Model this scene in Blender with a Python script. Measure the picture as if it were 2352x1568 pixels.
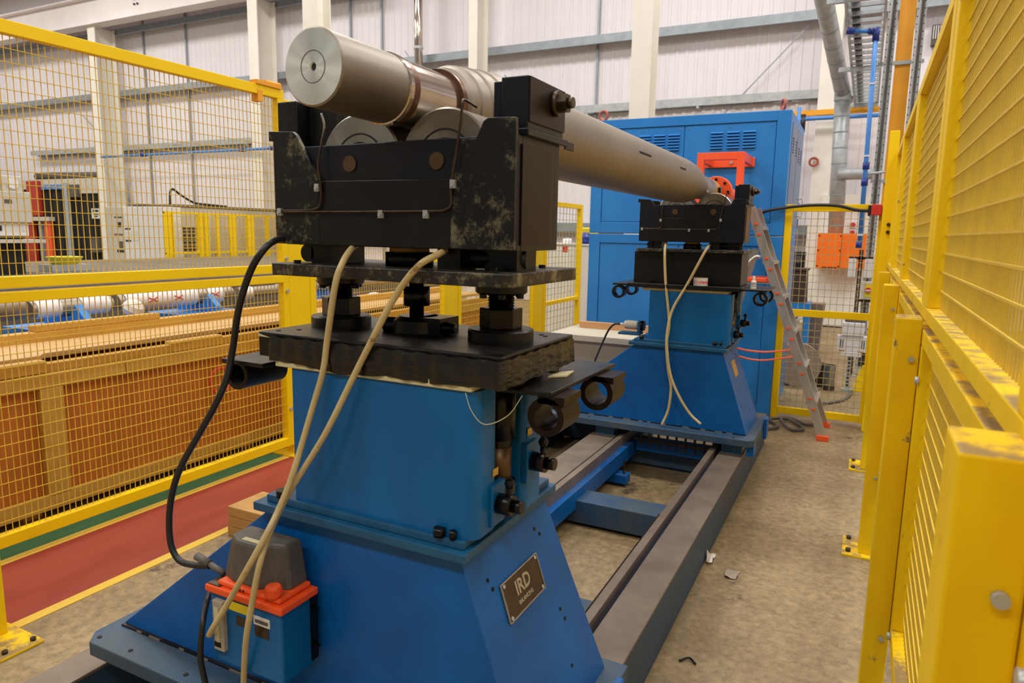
import bpy, bmesh, math, random
from mathutils import Vector, Matrix
random.seed(7)
for o in list(bpy.data.objects):
    bpy.data.objects.remove(o)
SC = bpy.context.scene
COL = SC.collection

# ------------------------------------------------------------------ camera
cam_d = bpy.data.cameras.new('camera')
cam = bpy.data.objects.new('camera', cam_d)
COL.objects.link(cam)
YAW, PIT, ROL = 0.4655, 0.15496, -0.01794
fw = Vector((-math.sin(YAW) * math.cos(PIT), math.cos(YAW) * math.cos(PIT), -math.sin(PIT)))
rt = Vector((math.cos(YAW), math.sin(YAW), 0))
dn = fw.cross(rt)
rt, dn = math.cos(ROL) * rt + math.sin(ROL) * dn, -math.sin(ROL) * rt + math.cos(ROL) * dn
up = -dn
cam.matrix_world = Matrix(((rt.x, up.x, -fw.x, 0), (rt.y, up.y, -fw.y, 0), (rt.z, up.z, -fw.z, 1.6), (0, 0, 0, 1)))
cam_d.sensor_fit = 'HORIZONTAL'
cam_d.sensor_width = 36
cam_d.lens = 24.403
cam_d.clip_start = 0.05
cam_d.clip_end = 200
cam_d.dof.use_dof = True
cam_d.dof.focus_distance = 2.4
cam_d.dof.aperture_fstop = 6.5
SC.camera = cam

# ------------------------------------------------------------------ world, lamps, exposure
W = bpy.data.worlds.new('hall_air')
SC.world = W
W.use_nodes = True
W.node_tree.nodes['Background'].inputs[0].default_value = (1.0, 0.985, 0.97, 1)
W.node_tree.nodes['Background'].inputs[1].default_value = 0.20
SC.view_settings.view_transform = 'Standard'
SC.view_settings.look = 'None'
SC.view_settings.gamma = 1
SC.view_settings.use_curve_mapping = False
SC.view_settings.exposure = 0.0

def lamp(x, y, z, w, sx, sy, col=(1, 0.985, 0.95)):
    d = bpy.data.lights.new('high_bay_lamp', 'AREA')
    d.shape = 'RECTANGLE'
    d.size, d.size_y, d.energy, d.color = sx, sy, w, col
    o = bpy.data.objects.new('high_bay_lamp', d)
    COL.objects.link(o)
    o.location = (x, y, z)
    o['label'] = 'high bay lamp hung under the hall roof'
    o['category'] = 'lamp'
    o['group'] = 'high bay lamps under the roof'
    return o
for lx in (-27, -20, -13.5, -7, -1.5, 4):
    for ly in (-4.5, 3.5, 10.5):
        lamp(lx, ly, 9.4, 262, 3.0, 1.2)

# ------------------------------------------------------------------ materials
def lin(c):
    return tuple((v / 255 / 12.92 if v / 255 <= 0.04045 else ((v / 255 + 0.055) / 1.055) ** 2.4) for v in c)
MATS = {}
def mat(name, c1, c2=None, rough=0.5, metal=0.0, scale=8.0, bump=0.0, stretch=(1, 1, 1), detail=5.0, lo=0.35, hi=0.65, spec=0.5, rvar=0.0,
        chip=None, chip_lo=0.62, chip_scale=14.0, coat=0.0, bscale=None, chip_w=0.05):
    m = bpy.data.materials.new(name)
    m.use_nodes = True
    nt = m.node_tree
    N, L = nt.nodes, nt.links
    b = N['Principled BSDF']
    b.inputs['Roughness'].default_value = rough
    b.inputs['Metallic'].default_value = metal
    b.inputs['Specular IOR Level'].default_value = spec
    b.inputs['Coat Weight'].default_value = coat
    tc = N.new('ShaderNodeTexCoord')
    mp = N.new('ShaderNodeMapping')
    mp.inputs['Scale'].default_value = stretch
    L.new(tc.outputs['Object'], mp.inputs['Vector'])
    nz = N.new('ShaderNodeTexNoise')
    nz.inputs['Scale'].default_value = scale
    nz.inputs['Detail'].default_value = detail
    nz.inputs['Roughness'].default_value = 0.62
    L.new(mp.outputs['Vector'], nz.inputs['Vector'])
    rp = N.new('ShaderNodeValToRGB')
    rp.color_ramp.elements[0].position = lo
    rp.color_ramp.elements[1].position = hi
    rp.color_ramp.elements[0].color = lin(c1) + (1,)
    rp.color_ramp.elements[1].color = lin(c2 or c1) + (1,)
    L.new(nz.outputs['Fac'], rp.inputs['Fac'])
    out = rp.outputs['Color']
    if chip:
        n2 = N.new('ShaderNodeTexNoise')
        n2.inputs['Scale'].default_value = chip_scale
        n2.inputs['Detail'].default_value = 12
        n2.inputs['Roughness'].default_value = 0.78 if chip_w > 0.06 else 0.72
        L.new(tc.outputs['Object'], n2.inputs['Vector'])
        r2 = N.new('ShaderNodeValToRGB')
        r2.color_ramp.elements[0].position = chip_lo
        r2.color_ramp.elements[1].position = chip_lo + chip_w
        r2.color_ramp.elements[0].color = (0, 0, 0, 1)
        r2.color_ramp.elements[1].color = (1, 1, 1, 1)
        L.new(n2.outputs['Fac'], r2.inputs['Fac'])
        mx = N.new('ShaderNodeMix')
        mx.data_type = 'RGBA'
        L.new(r2.outputs['Color'], mx.inputs[0])
        L.new(out, mx.inputs[6])
        mx.inputs[7].default_value = lin(chip) + (1,)
        out = mx.outputs[2]
    L.new(out, b.inputs['Base Color'])
    if rvar:
        mr = N.new('ShaderNodeMapRange')
        mr.inputs['To Min'].default_value = max(0.02, rough - rvar)
        mr.inputs['To Max'].default_value = min(1, rough + rvar)
        L.new(nz.outputs['Fac'], mr.inputs['Value'])
        L.new(mr.outputs[0], b.inputs['Roughness'])
    if bump:
        bp = N.new('ShaderNodeBump')
        bp.inputs['Strength'].default_value = bump
        bp.inputs['Distance'].default_value = 0.01
        src = nz
        if bscale:
            src = N.new('ShaderNodeTexNoise')
            src.inputs['Scale'].default_value = bscale
            src.inputs['Detail'].default_value = 4
            L.new(mp.outputs['Vector'], src.inputs['Vector'])
        L.new(src.outputs['Fac'], bp.inputs['Height'])
        L.new(bp.outputs['Normal'], b.inputs['Normal'])
    MATS[name] = m
    return m

mat('blue_paint', (0, 80, 150), (2, 98, 174), 0.42, spec=0.35, scale=3.5, bump=0.04, bscale=60, rvar=0.08, chip=(96, 128, 150), chip_lo=0.74, chip_scale=9)
mat('blue_box_paint', (4, 82, 138), (6, 102, 164), 0.38, spec=0.35, scale=3, stretch=(1, 1, 0.35), bump=0.03, bscale=60, chip=(10, 50, 80), chip_lo=0.72, chip_scale=7)
mat('ridge_paint', (10, 70, 108), (20, 88, 126), 0.45, scale=8, chip=(110, 140, 150), chip_lo=0.7, chip_scale=20)
mat('dusty_blue', (66, 82, 94), (26, 70, 108), 0.55, lo=0.42, hi=0.7, scale=5, detail=8, bump=0.05, bscale=50)
mat('cabinet_blue', (36, 124, 204), (44, 134, 212), 0.36, scale=2, bump=0.02, bscale=80)
mat('cabinet_side', (110, 135, 165), (92, 118, 156), 0.35, scale=2, metal=0.15)
mat('yellow_paint', (248, 206, 0), (252, 212, 2), 0.5, spec=0.3, scale=4, bump=0.03, bscale=60, chip=(150, 118, 40), chip_lo=0.76, chip_scale=16)
mat('yellow_worn', (240, 196, 2), (246, 206, 6), 0.5, spec=0.3, scale=5, bump=0.06, bscale=30, chip=(136, 112, 84), chip_lo=0.63, chip_scale=11)
mat('yellow_wire', (226, 190, 56), (214, 178, 60), 0.5, scale=10)
mat('grey_wire', (196, 180, 120), (170, 160, 120), 0.5, scale=10)
mat('black_paint', (14, 13, 12), (21, 19, 17), 0.36, spec=0.35, scale=6, bump=0.04, bscale=70, rvar=0.12)
mat('black_blue', (14, 17, 30), (17, 18, 24), 0.36, spec=0.35, scale=4, bump=0.05, bscale=60, rvar=0.12)
mat('black_chipped', (14, 14, 15), (22, 20, 19), 0.4, spec=0.35, scale=6, bump=0.05, bscale=70, chip=(112, 108, 84), chip_lo=0.515, chip_scale=13, chip_w=0.12)
mat('black_edge_worn', (20, 18, 15), (32, 29, 23), 0.42, scale=8, bump=0.08, bscale=40, chip=(118, 108, 80), chip_lo=0.515, chip_scale=22, chip_w=0.12)
mat('black_reflection_tint', (24, 14, 7), (30, 18, 9), 0.36, scale=6, rvar=0.06, spec=0.25)  # black paint with the yellow fence's brown reflection put into its base colour
mat('dark_oily', (13, 12, 11), (24, 21, 18), 0.28, scale=9, metal=0.4, rvar=0.12)
mat('bolt_steel', (64, 54, 44), (88, 76, 62), 0.38, metal=0.75, scale=20)
mat('brown_steel', (92, 70, 48), (110, 86, 60), 0.4, metal=0.7, scale=5)
mat('oil_tape', (14, 14, 13), (30, 28, 25), 0.2, scale=11, stretch=(1, 1, 3), bump=0.5, bscale=26, detail=6)
mat('masking_tape', (196, 186, 140), (206, 196, 156), 0.6, scale=9)
mat('roll_steel', (140, 130, 117), (153, 143, 130), 0.46, metal=0.88, scale=3, stretch=(1, 0.6, 1), bump=0.03, bscale=90, rvar=0.06)
mat('roll_end_steel', (220, 224, 216), (228, 231, 224), 0.36, metal=0.7, scale=9, rvar=0.06)
mat('journal_steel', (208, 198, 186), (190, 176, 164), 0.13, metal=0.95, scale=4)
mat('ring_brown', (96, 66, 46), (116, 82, 60), 0.35, metal=0.7, scale=6)
mat('roller_steel', (150, 146, 138), (170, 166, 156), 0.3, metal=0.9, scale=7, rvar=0.06)
mat('rail_side', (46, 62, 74), (38, 74, 104), 0.5, scale=4, stretch=(1, 0.5, 1), detail=8, chip=(86, 86, 80), chip_lo=0.62, chip_scale=9, chip_w=0.12)
mat('bench_top', (186, 178, 160), (196, 188, 172), 0.7, spec=0.2, scale=5)
mat('rail_steel', (120, 106, 94), (138, 124, 110), 0.42, metal=0.35, scale=5, detail=9, bump=0.05, bscale=50, rvar=0.1)
mat('cream_hose', (186, 164, 112), (204, 184, 132), 0.42, scale=12, chip=(140, 112, 62), chip_lo=0.6, chip_scale=22)
mat('black_rubber', (26, 25, 26), (34, 33, 33), 0.4, scale=10)
mat('grey_hose', (86, 80, 74), (98, 92, 84), 0.5, scale=10)
mat('grey_plastic', (78, 74, 68), (88, 84, 78), 0.5, scale=40, bump=0.05, bscale=220)
mat('orange_plastic', (236, 82, 26), (244, 92, 34), 0.4, scale=8)
mat('orange_paint', (250, 92, 44), (252, 100, 52), 0.45, scale=5)
mat('heater_orange', (250, 112, 4), (252, 120, 12), 0.45, scale=4)
mat('orange_strap', (246, 110, 70), (250, 120, 84), 0.6, scale=20)
mat('gold_joint', (206, 140, 62), (224, 164, 84), 0.35, metal=0.6, scale=9)
mat('crane_orange', (238, 160, 24), (244, 172, 36), 0.42, scale=3)
mat('plate_brown', (70, 56, 44), (86, 70, 54), 0.35, metal=0.5, scale=14)
mat('plate_letters', (176, 164, 142), (190, 178, 156), 0.4, metal=0.4, scale=14)
mat('white_label', (216, 214, 204), (224, 222, 214), 0.5, scale=14)
mat('yellow_label', (222, 200, 30), (228, 206, 40), 0.5, scale=14)
mat('amber_label', (206, 160, 66), (216, 172, 80), 0.5, scale=14)
mat('red_print', (206, 60, 76), (214, 70, 86), 0.5, scale=14)
mat('dark_print', (36, 36, 40), (44, 44, 48), 0.6, scale=14)
mat('aluminium', (196, 192, 186), (206, 204, 198), 0.34, metal=0.8, scale=6, stretch=(4, 4, 0.5), rvar=0.08)
mat('galvanised', (190, 194, 194), (168, 173, 175), 0.38, metal=0.3, scale=9, rvar=0.08)
mat('girt_steel', (146, 154, 160), (160, 168, 172), 0.45, metal=0.45, scale=5)
mat('zinc_white', (216, 217, 214), (204, 206, 204), 0.45, scale=9)
mat('cladding', (230, 223, 227), (236, 230, 232), 0.5, scale=0.7, detail=2)
mat('column_cream', (232, 226, 212), (238, 232, 220), 0.5, scale=2)
mat('beam_white', (234, 226, 224), (240, 232, 230), 0.5, scale=2)
mat('white_panel', (232, 228, 216), (238, 234, 224), 0.5, scale=3)
mat('machine_white', (224, 222, 222), (232, 230, 230), 0.4, scale=3)
mat('cab_grey', (196, 190, 178), (204, 198, 186), 0.5, scale=3)
mat('platform_grey', (112, 105, 94), (130, 120, 107), 0.9, spec=0.15, scale=3, detail=8, bump=0.04)
mat('platform_side', (92, 85, 78), (106, 98, 90), 0.75, spec=0.3, scale=4)
mat('bench_grey', (158, 146, 128), (172, 160, 142), 0.6, scale=4)
mat('dark_void', (16, 15, 15), (22, 20, 20), 0.7, scale=4)
mat('furnace_red', (170, 44, 26), (186, 56, 34), 0.5, scale=5)
mat('air_blue', (70, 136, 214), (80, 146, 222), 0.4, scale=5)
mat('fitting_blue', (30, 50, 130), (36, 58, 140), 0.4, scale=5)
mat('wood_ply', (176, 98, 24), (194, 114, 34), 0.6, scale=3, stretch=(1, 3, 1), detail=7)
mat('wood_timber', (190, 142, 56), (206, 160, 74), 0.6, scale=5, stretch=(3, 0.5, 3), detail=7, chip=(140, 90, 40), chip_lo=0.7, chip_scale=9, bump=0.05)
mat('wood_pale', (190, 150, 94), (202, 164, 108), 0.6, scale=5, stretch=(3, 0.5, 3), detail=7)
mat('wood_plank', (196, 146, 100), (210, 160, 114), 0.6, scale=6, stretch=(0.4, 3, 3), detail=6)
mat('wood_block', (176, 132, 72), (190, 148, 88), 0.65, scale=9, stretch=(0.6, 3, 3), detail=6, chip=(110, 76, 42), chip_lo=0.66, chip_scale=16)
mat('cardboard', (196, 132, 66), (206, 142, 76), 0.7, scale=5)
mat('paper_wrap', (226, 218, 212), (238, 232, 228), 0.45, scale=9, bump=0.4, bscale=20)
mat('dull_roll', (150, 140, 124), (168, 158, 140), 0.4, metal=0.6, scale=4)
mat('red_ring', (130, 52, 40), (150, 66, 52), 0.5, scale=9)
mat('eye_red', (168, 84, 66), (180, 96, 78), 0.5, scale=9)
mat('signal_red', (206, 50, 44), (214, 60, 52), 0.4, scale=9)
mat('dark_brown', (60, 44, 34), (72, 54, 42), 0.6, scale=5)
mat('disc_steel', (150, 134, 122), (164, 150, 136), 0.4, metal=0.5, scale=5)
mat('yellow_basin', (206, 196, 40), (214, 204, 50), 0.5, scale=5)
mat('scrap_white', (226, 220, 212), (232, 228, 220), 0.7, scale=9)
mat('walk_red', (142, 54, 38), (156, 64, 46), 0.55, scale=2.2, stretch=(2.5, 0.6, 1), detail=6, bump=0.03)
mat('walk_green', (54, 116, 76), (66, 128, 86), 0.5, scale=3, stretch=(2.5, 0.6, 1))
mat('walk_yellow', (226, 188, 60), (216, 182, 76), 0.55, scale=7, chip=(170, 140, 90), chip_lo=0.68, chip_scale=9)

def concrete():
    m = mat('concrete', (136, 116, 82), (170, 149, 112), 0.5, scale=1.6, detail=9, lo=0.3, hi=0.7, rvar=0.1, bump=0.06, bscale=45, chip=(98, 82, 62), chip_lo=0.62, chip_scale=2.6)
    nt = m.node_tree
    N, L = nt.nodes, nt.links
    b = N['Principled BSDF']
    src = b.inputs['Base Color'].links[0].from_socket
    tc = N.new('ShaderNodeTexCoord')
    n = N.new('ShaderNodeTexNoise')
    n.inputs['Scale'].default_value = 26
    n.inputs['Detail'].default_value = 7
    n.inputs['Roughness'].default_value = 0.75
    L.new(tc.outputs['Object'], n.inputs['Vector'])
    r = N.new('ShaderNodeValToRGB')
    r.color_ramp.elements[0].position = 0.3
    r.color_ramp.elements[0].color = (0.5, 0.48, 0.45, 1)
    r.color_ramp.elements[1].position = 0.72
    r.color_ramp.elements[1].color = (1.25, 1.24, 1.22, 1)
    L.new(n.outputs['Fac'], r.inputs['Fac'])
    mx = N.new('ShaderNodeMix')
    mx.data_type = 'RGBA'
    mx.blend_type = 'MULTIPLY'
    mx.inputs[0].default_value = 1
    L.new(src, mx.inputs[6])
    L.new(r.outputs['Color'], mx.inputs[7])
    L.new(mx.outputs[2], b.inputs['Base Color'])
    return m
concrete()

def dusty_top(name, col, amount):
    m = MATS[name]; nt = m.node_tree; N, L = nt.nodes, nt.links
    b = N['Principled BSDF']; src = b.inputs['Base Color'].links[0].from_socket
    g = N.new('ShaderNodeNewGeometry'); sx = N.new('ShaderNodeSeparateXYZ'); L.new(g.outputs['Normal'], sx.inputs[0])
    tc = N.new('ShaderNodeTexCoord'); n = N.new('ShaderNodeTexNoise'); n.inputs['Scale'].default_value = 7; n.inputs['Detail'].default_value = 8
    n.inputs['Roughness'].default_value = 0.7
    L.new(tc.outputs['Object'], n.inputs['Vector'])
    a = N.new('ShaderNodeMapRange'); a.inputs['From Min'].default_value = 0.6; a.inputs['From Max'].default_value = 0.95
    L.new(sx.outputs['Z'], a.inputs['Value'])
    c = N.new('ShaderNodeMapRange'); c.inputs['From Min'].default_value = 0.44; c.inputs['From Max'].default_value = 0.56; c.inputs['To Max'].default_value = amount
    L.new(n.outputs['Fac'], c.inputs['Value'])
    mu = N.new('ShaderNodeMath'); mu.operation = 'MULTIPLY'; L.new(a.outputs[0], mu.inputs[0]); L.new(c.outputs[0], mu.inputs[1])
    mx = N.new('ShaderNodeMix'); mx.data_type = 'RGBA'; L.new(mu.outputs[0], mx.inputs[0]); L.new(src, mx.inputs[6]); mx.inputs[7].default_value = lin(col) + (1,)
    L.new(mx.outputs[2], b.inputs['Base Color'])
dusty_top('yellow_worn', (126, 104, 84), 0.85)
dusty_top('yellow_paint', (150, 124, 60), 0.4)
dusty_top('blue_paint', (70, 96, 120), 0.5)
dusty_top('black_paint', (64, 60, 54), 0.35)
def radial_brush(name):
    m = MATS[name]; nt = m.node_tree; b = nt.nodes['Principled BSDF']
    t = nt.nodes.new('ShaderNodeTangent'); t.direction_type = 'RADIAL'; t.axis = 'Y'
    nt.links.new(t.outputs[0], b.inputs['Tangent'])
    b.inputs['Anisotropic'].default_value = 0.85
radial_brush('roll_end_steel')
mat('turned_steel', (150, 146, 136), (172, 168, 156), 0.3, metal=0.9, scale=7)
radial_brush('turned_steel')

# ------------------------------------------------------------------ mesh helpers
def frame(d):
    d = Vector(d).normalized()
    a = Vector((0, 0, 1)) if abs(d.z) < 0.9 else Vector((1, 0, 0))
    u = d.cross(a).normalized()
    return d, u, d.cross(u)

class MB:
    def __init__(s):
        s.v, s.f, s.sm = [], [], []
    def quad(s, vs, fs, smooth=False):
        n = len(s.v)
        s.v += [tuple(p) for p in vs]
        for f in fs:
            s.f.append(tuple(n + i for i in f))
            s.sm.append(smooth)
        return s
    def box(s, x0, x1, y0, y1, z0, z1):
        return s.quad([(x0, y0, z0), (x1, y0, z0), (x1, y1, z0), (x0, y1, z0), (x0, y0, z1), (x1, y0, z1), (x1, y1, z1), (x0, y1, z1)],
                      [(0, 3, 2, 1), (4, 5, 6, 7), (0, 1, 5, 4), (1, 2, 6, 5), (2, 3, 7, 6), (3, 0, 4, 7)])
    def hexa(s, lo, hi):            # two rings of points, bottom and top
        n = len(lo)
        return s.quad(list(lo) + list(hi), [tuple(range(n - 1, -1, -1)), tuple(range(n, 2 * n))] + [(i, (i + 1) % n, n + (i + 1) % n, n + i) for i in range(n)])
    def bar(s, p, q, w, h, side=None):
        p, q = Vector(p), Vector(q)
        d, u, v = frame(q - p)
        if side is not None:
            u = (Vector(side) - d * d.dot(Vector(side))).normalized()
            v = d.cross(u)
        u, v = u * w / 2, v * h / 2
        return s.hexa([p - u - v, p + u - v, p + u + v, p - u + v], [q - u - v, q + u - v, q + u + v, q - u + v])
    def cyl(s, p, q, r, n=20, r2=None, caps=True):
        p, q = Vector(p), Vector(q)
        d, u, v = frame(q - p)
        r2 = r if r2 is None else r2
        k = len(s.v)
        for c, rr in ((p, r), (q, r2)):
            for i in range(n):
                a = 2 * math.pi * i / n
                s.v.append(tuple(c + u * rr * math.cos(a) + v * rr * math.sin(a)))
        for i in range(n):
            j = (i + 1) % n
            s.f.append((k + i, k + n + i, k + n + j, k + j)); s.sm.append(n > 8)
        if caps:
            s.f.append(tuple(k + i for i in range(n))); s.sm.append(False)
            s.f.append(tuple(k + n + i for i in range(n - 1, -1, -1))); s.sm.append(False)
        return s
    def lathe(s, p, d, prof, n=48, close=False, sharp=True):       # prof: (distance along axis, radius)
        p = Vector(p)
        d, u, v = frame(d)
        segs = [(prof[i], prof[i + 1]) for i in range(len(prof) - 1)]
        if close:
            segs.append((prof[-1], prof[0]))
        for (a0, r0), (a1, r1) in segs:
            k = len(s.v)
            for a, r in ((a0, r0), (a1, r1)):
                for i in range(n):
                    t = 2 * math.pi * i / n
                    s.v.append(tuple(p + d * a + (u * math.cos(t) + v * math.sin(t)) * max(r, 1e-5)))
            for i in range(n):
                j = (i + 1) % n
                s.f.append((k + i, k + n + i, k + n + j, k + j)); s.sm.append(abs(a1 - a0) > 1e-6)
        return s
    def ring(s, p, d, ro, ri, h, n=32):
        return s.lathe(p, d, [(0, ri), (0, ro), (h, ro), (h, ri)], n, close=True)
    def torus(s, c, d, R, r, n=28, m=10):
        d, u, v = frame(d)
        c = Vector(c)
        return s.sweep([c + (u * math.cos(2 * math.pi * i / n) + v * math.sin(2 * math.pi * i / n)) * R for i in range(n)], r, m, closed=True)
    def sweep(s, pts, r, n=10, closed=False):
        pts = [Vector(p) for p in pts]
        k = len(s.v)
        m = len(pts)
        pu = None
        for i, p in enumerate(pts):
            a = pts[(i - 1) % m] if (closed or i > 0) else p
            b = pts[(i + 1) % m] if (closed or i < m - 1) else p
            d = (b - a).normalized()
            if pu is None:
                d, u, v = frame(d)
            else:
                u = (pu - d * d.dot(pu)).normalized()
                v = d.cross(u)
            pu = u
            for j in range(n):
                t = 2 * math.pi * j / n
                s.v.append(tuple(p + (u * math.cos(t) + v * math.sin(t)) * r))
        for i in range(m if closed else m - 1):
            for j in range(n):
                a, b = k + i * n, k + ((i + 1) % m) * n
                s.f.append((a + j, a + (j + 1) % n, b + (j + 1) % n, b + j)); s.sm.append(True)
        if not closed:
            s.f.append(tuple(k + j for j in range(n - 1, -1, -1))); s.sm.append(False)
            s.f.append(tuple(k + (m - 1) * n + j for j in range(n))); s.sm.append(False)
        return s
    def prism(s, pts, off):         # polygon of 3-D points, extruded by off
        off = Vector(off)
        lo = [Vector(p) for p in pts]
        return s.hexa(lo, [p + off for p in lo])
    def build(s, name, m, parent=None, bevel=0.0, **kw):
        base = Vector((0, 0, 0))
        p = parent
        while p is not None:
            base += Vector(p.location)
            p = p.parent
        loc = Vector((0, 0, 0))
        if parent is None:
            xs, ys, zs = zip(*s.v)
            loc = Vector(((min(xs) + max(xs)) / 2, (min(ys) + max(ys)) / 2, min(zs)))
            base = loc
        me = bpy.data.meshes.new(name)
        me.from_pydata([tuple(Vector(v) - base) for v in s.v], [], s.f)
        me.polygons.foreach_set('use_smooth', s.sm)
        me.materials.append(MATS[m])
        bm = bmesh.new(); bm.from_mesh(me)
        bmesh.ops.recalc_face_normals(bm, faces=bm.faces)
        bm.to_mesh(me); bm.free()
        me.update()
        o = bpy.data.objects.new(name, me)
        COL.objects.link(o)
        o.location = loc
        if parent is not None:
            o.parent = parent
        if bevel:
            md = o.modifiers.new('bevel', 'BEVEL')
            md.width, md.segments, md.limit_method, md.angle_limit = bevel, 2, 'ANGLE', 0.7
        for k, val in kw.items():
            o[k] = val
        return o

def thing(name, label, cat, loc=(0, 0, 0), group=None):
    o = bpy.data.objects.new(name, None)
    COL.objects.link(o)
    o.location = loc
    o.empty_display_size = 0.1
    o['label'], o['category'] = label, cat
    if group:
        o['group'] = group
    return o
def tag(o, label, cat, group=None):
    o['label'], o['category'] = label, cat
    if group:
        o['group'] = group
    return o
def copy_tree(o, parent=None, shift=(0, 0, 0)):
    c = o.copy()
    COL.objects.link(c)
    if parent is not None:
        c.parent = parent
    c.location = Vector(o.location) + Vector(shift)
    for ch in list(o.children):
        copy_tree(ch, c)
    return c
def spline(pts, n=8):
    P = [Vector(p) for p in pts]
    P = [P[0] * 2 - P[1]] + P + [P[-1] * 2 - P[-2]]
    out = []
    for i in range(1, len(P) - 2):
        for k in range(n):
            t = k / n
            a, b, c, d = P[i - 1:i + 3]
            out.append(0.5 * ((2 * b) + (c - a) * t + (2 * a - 5 * b + 4 * c - d) * t * t + (3 * b - a - 3 * c + d) * t ** 3))
    out.append(P[-2])
    return out
def text_mesh(s, size, depth, name, m, parent, origin, xdir, ydir, bold=0.03):     # flat raised lettering, turned into a mesh
    cu = bpy.data.curves.new(name, 'FONT')
    cu.body, cu.size, cu.extrude, cu.align_x, cu.align_y = s, size, depth, 'CENTER', 'CENTER'
    cu.resolution_u = 3
    cu.offset = size * bold
    t = bpy.data.objects.new(name, cu)
    COL.objects.link(t)
    bpy.context.view_layer.update()
    me = bpy.data.meshes.new_from_object(t)
    bpy.data.objects.remove(t)
    xd, yd = Vector(xdir).normalized(), Vector(ydir).normalized()
    zd = xd.cross(yd).normalized()
    yd = zd.cross(xd)
    mw = Matrix(((xd.x, yd.x, zd.x, 0), (xd.y, yd.y, zd.y, 0), (xd.z, yd.z, zd.z, 0), (0, 0, 0, 1)))
    me.transform(mw)
    base = Vector((0, 0, 0))
    p = parent
    while p is not None:
        base += Vector(p.location); p = p.parent
    me.transform(Matrix.Translation(Vector(origin) - base))
    me.materials.clear(); me.materials.append(MATS[m])
    o = bpy.data.objects.new(name, me)
    COL.objects.link(o)
    o.parent = parent
    return o

# ------------------------------------------------------------------ the hall
def S(o):
    o['kind'] = 'structure'
    return o
floor = S(MB().box(-34, 8, -8, 15.3, -0.2, 0).build('floor', 'concrete'))
MB().box(-3.52, -2.955, -3, 12, 0.0, 0.003).build('walkway_paint', 'walk_red', floor)
MB().box(-3.72, -3.575, -3, 12, 0.0, 0.003).build('walkway_border', 'walk_green', floor)
MB().box(-3.575, -3.52, -3, 12, 0.0, 0.004).build('walkway_line', 'walk_yellow', floor)
MB().box(-2.955, -2.90, -3, 12, 0.0, 0.004).build('walkway_line', 'walk_yellow', floor)

wall = S(MB().box(-34, 8, 15.12, 15.3, 0, 10).build('wall_back', 'cladding'))
def clad_profile(x0, x1):
    b = MB()
    prof, x = [], x0
    while x < x1 - 1e-6:
        prof += [(x, 0), (x + 0.12, 0), (x + 0.135, -0.014), (x + 0.185, -0.014)]
        x += 0.2
    prof.append((x1, 0))
    n = len(prof)
    vs = [(px, 15.06 + py, z) for z in (0.02, 9.98) for px, py in prof]
    b.quad(vs, [(i, i + 1, n + i + 1, n + i) for i in range(n - 1)])
    return b
pan = clad_profile(-34.0, -33.0).build('cladding_panel', 'cladding', wall)
for i in range(1, 42):
    c = pan.copy(); COL.objects.link(c); c.parent = wall; c.location = Vector(pan.location) + Vector((i, 0, 0))
for z in (1.75, 5.72, 7.55):
    g = MB()
    g.box(-32, 8, 14.80, 15.045, z + 0.09, z + 0.10).box(-32, 8, 14.79, 14.80, z - 0.09, z + 0.10).box(-32, 8, 14.74, 14.79, z - 0.09, z - 0.08)
    g.build('girt', 'girt_steel', wall)
def column(x, y0, y1, w, z1, z0=0.0):          # rolled steel section: two flanges and a web
    b = MB()
    b.box(x, x + w, y0, y0 + 0.03, z0, z1).box(x, x + w, y1 - 0.03, y1, z0, z1).box(x + w / 2 - 0.012, x + w / 2 + 0.012, y0 + 0.03, y1 - 0.03, z0, z1)
    o = b.build('column', 'column_cream', wall)
    return o
column(-21.80, 14.1, 14.76, 0.34, 7.60)
column(-15.05, 14.1, 14.76, 0.34, 7.60)
column(-8.30, 14.1, 14.6, 0.22, 9.9)
column(-1.02, 14.35, 14.76, 0.32, 9.9)
column(-32.5, 14.1, 14.76, 0.34, 7.60)
column(-10.72, 11.5, 11.9, 0.40, 9.9)
column(-3.69, 11.5, 11.9, 0.33, 9.9)
b = MB()
b.box(-32, -11.5, 13.98, 14.38, 8.36, 8.40).box(-32, -11.5, 13.98, 14.38, 7.60, 7.64).box(-32, -11.5, 14.16, 14.20, 7.64, 8.36)
beam = b.build('beam', 'beam_white', wall)
b = MB()
for dx in (0, 0.14):
    for dz in (0, 0.14):
        b.cyl((-19.6 + dx, 14.16, 7.98 + dz), (-19.6 + dx, 14.12, 7.98 + dz), 0.03, 8)
b.build('bolt_group', 'bolt_steel', beam)
for x in (-20.5, -18.6, -12.4, -11.4, -5.6):      # thin conduits and sheet joints on the cladding
    MB().box(x, x + 0.045, 14.99, 15.03, 0, 9.9).build('conduit', 'girt_steel', wall)
for x0, z0, x1, z1 in ((-3.6, 3.2, -1.3, 5.6), (-13.6, 3.9, -15.0, 5.4), (-22.0, 4.0, -23.6, 5.2), (-9.4, 4.6, -10.6, 6.0), (-7.8, 5.2, -6.9, 4.4)):
    MB().bar((x0, 14.9, z0), (x1, 14.9, z1), 0.02, 0.02).build('tie_rod', 'girt_steel', wall)
S(MB().box(-34.2, -34, -8, 15.3, 0, 10).build('wall_left', 'cladding'))
S(MB().box(8, 8.2, -8, 15.3, 0, 10).build('wall_right', 'cladding'))
S(MB().box(-34, 8, -8, 15.3, 10, 10.2).build('ceiling', 'cladding'))

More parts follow.
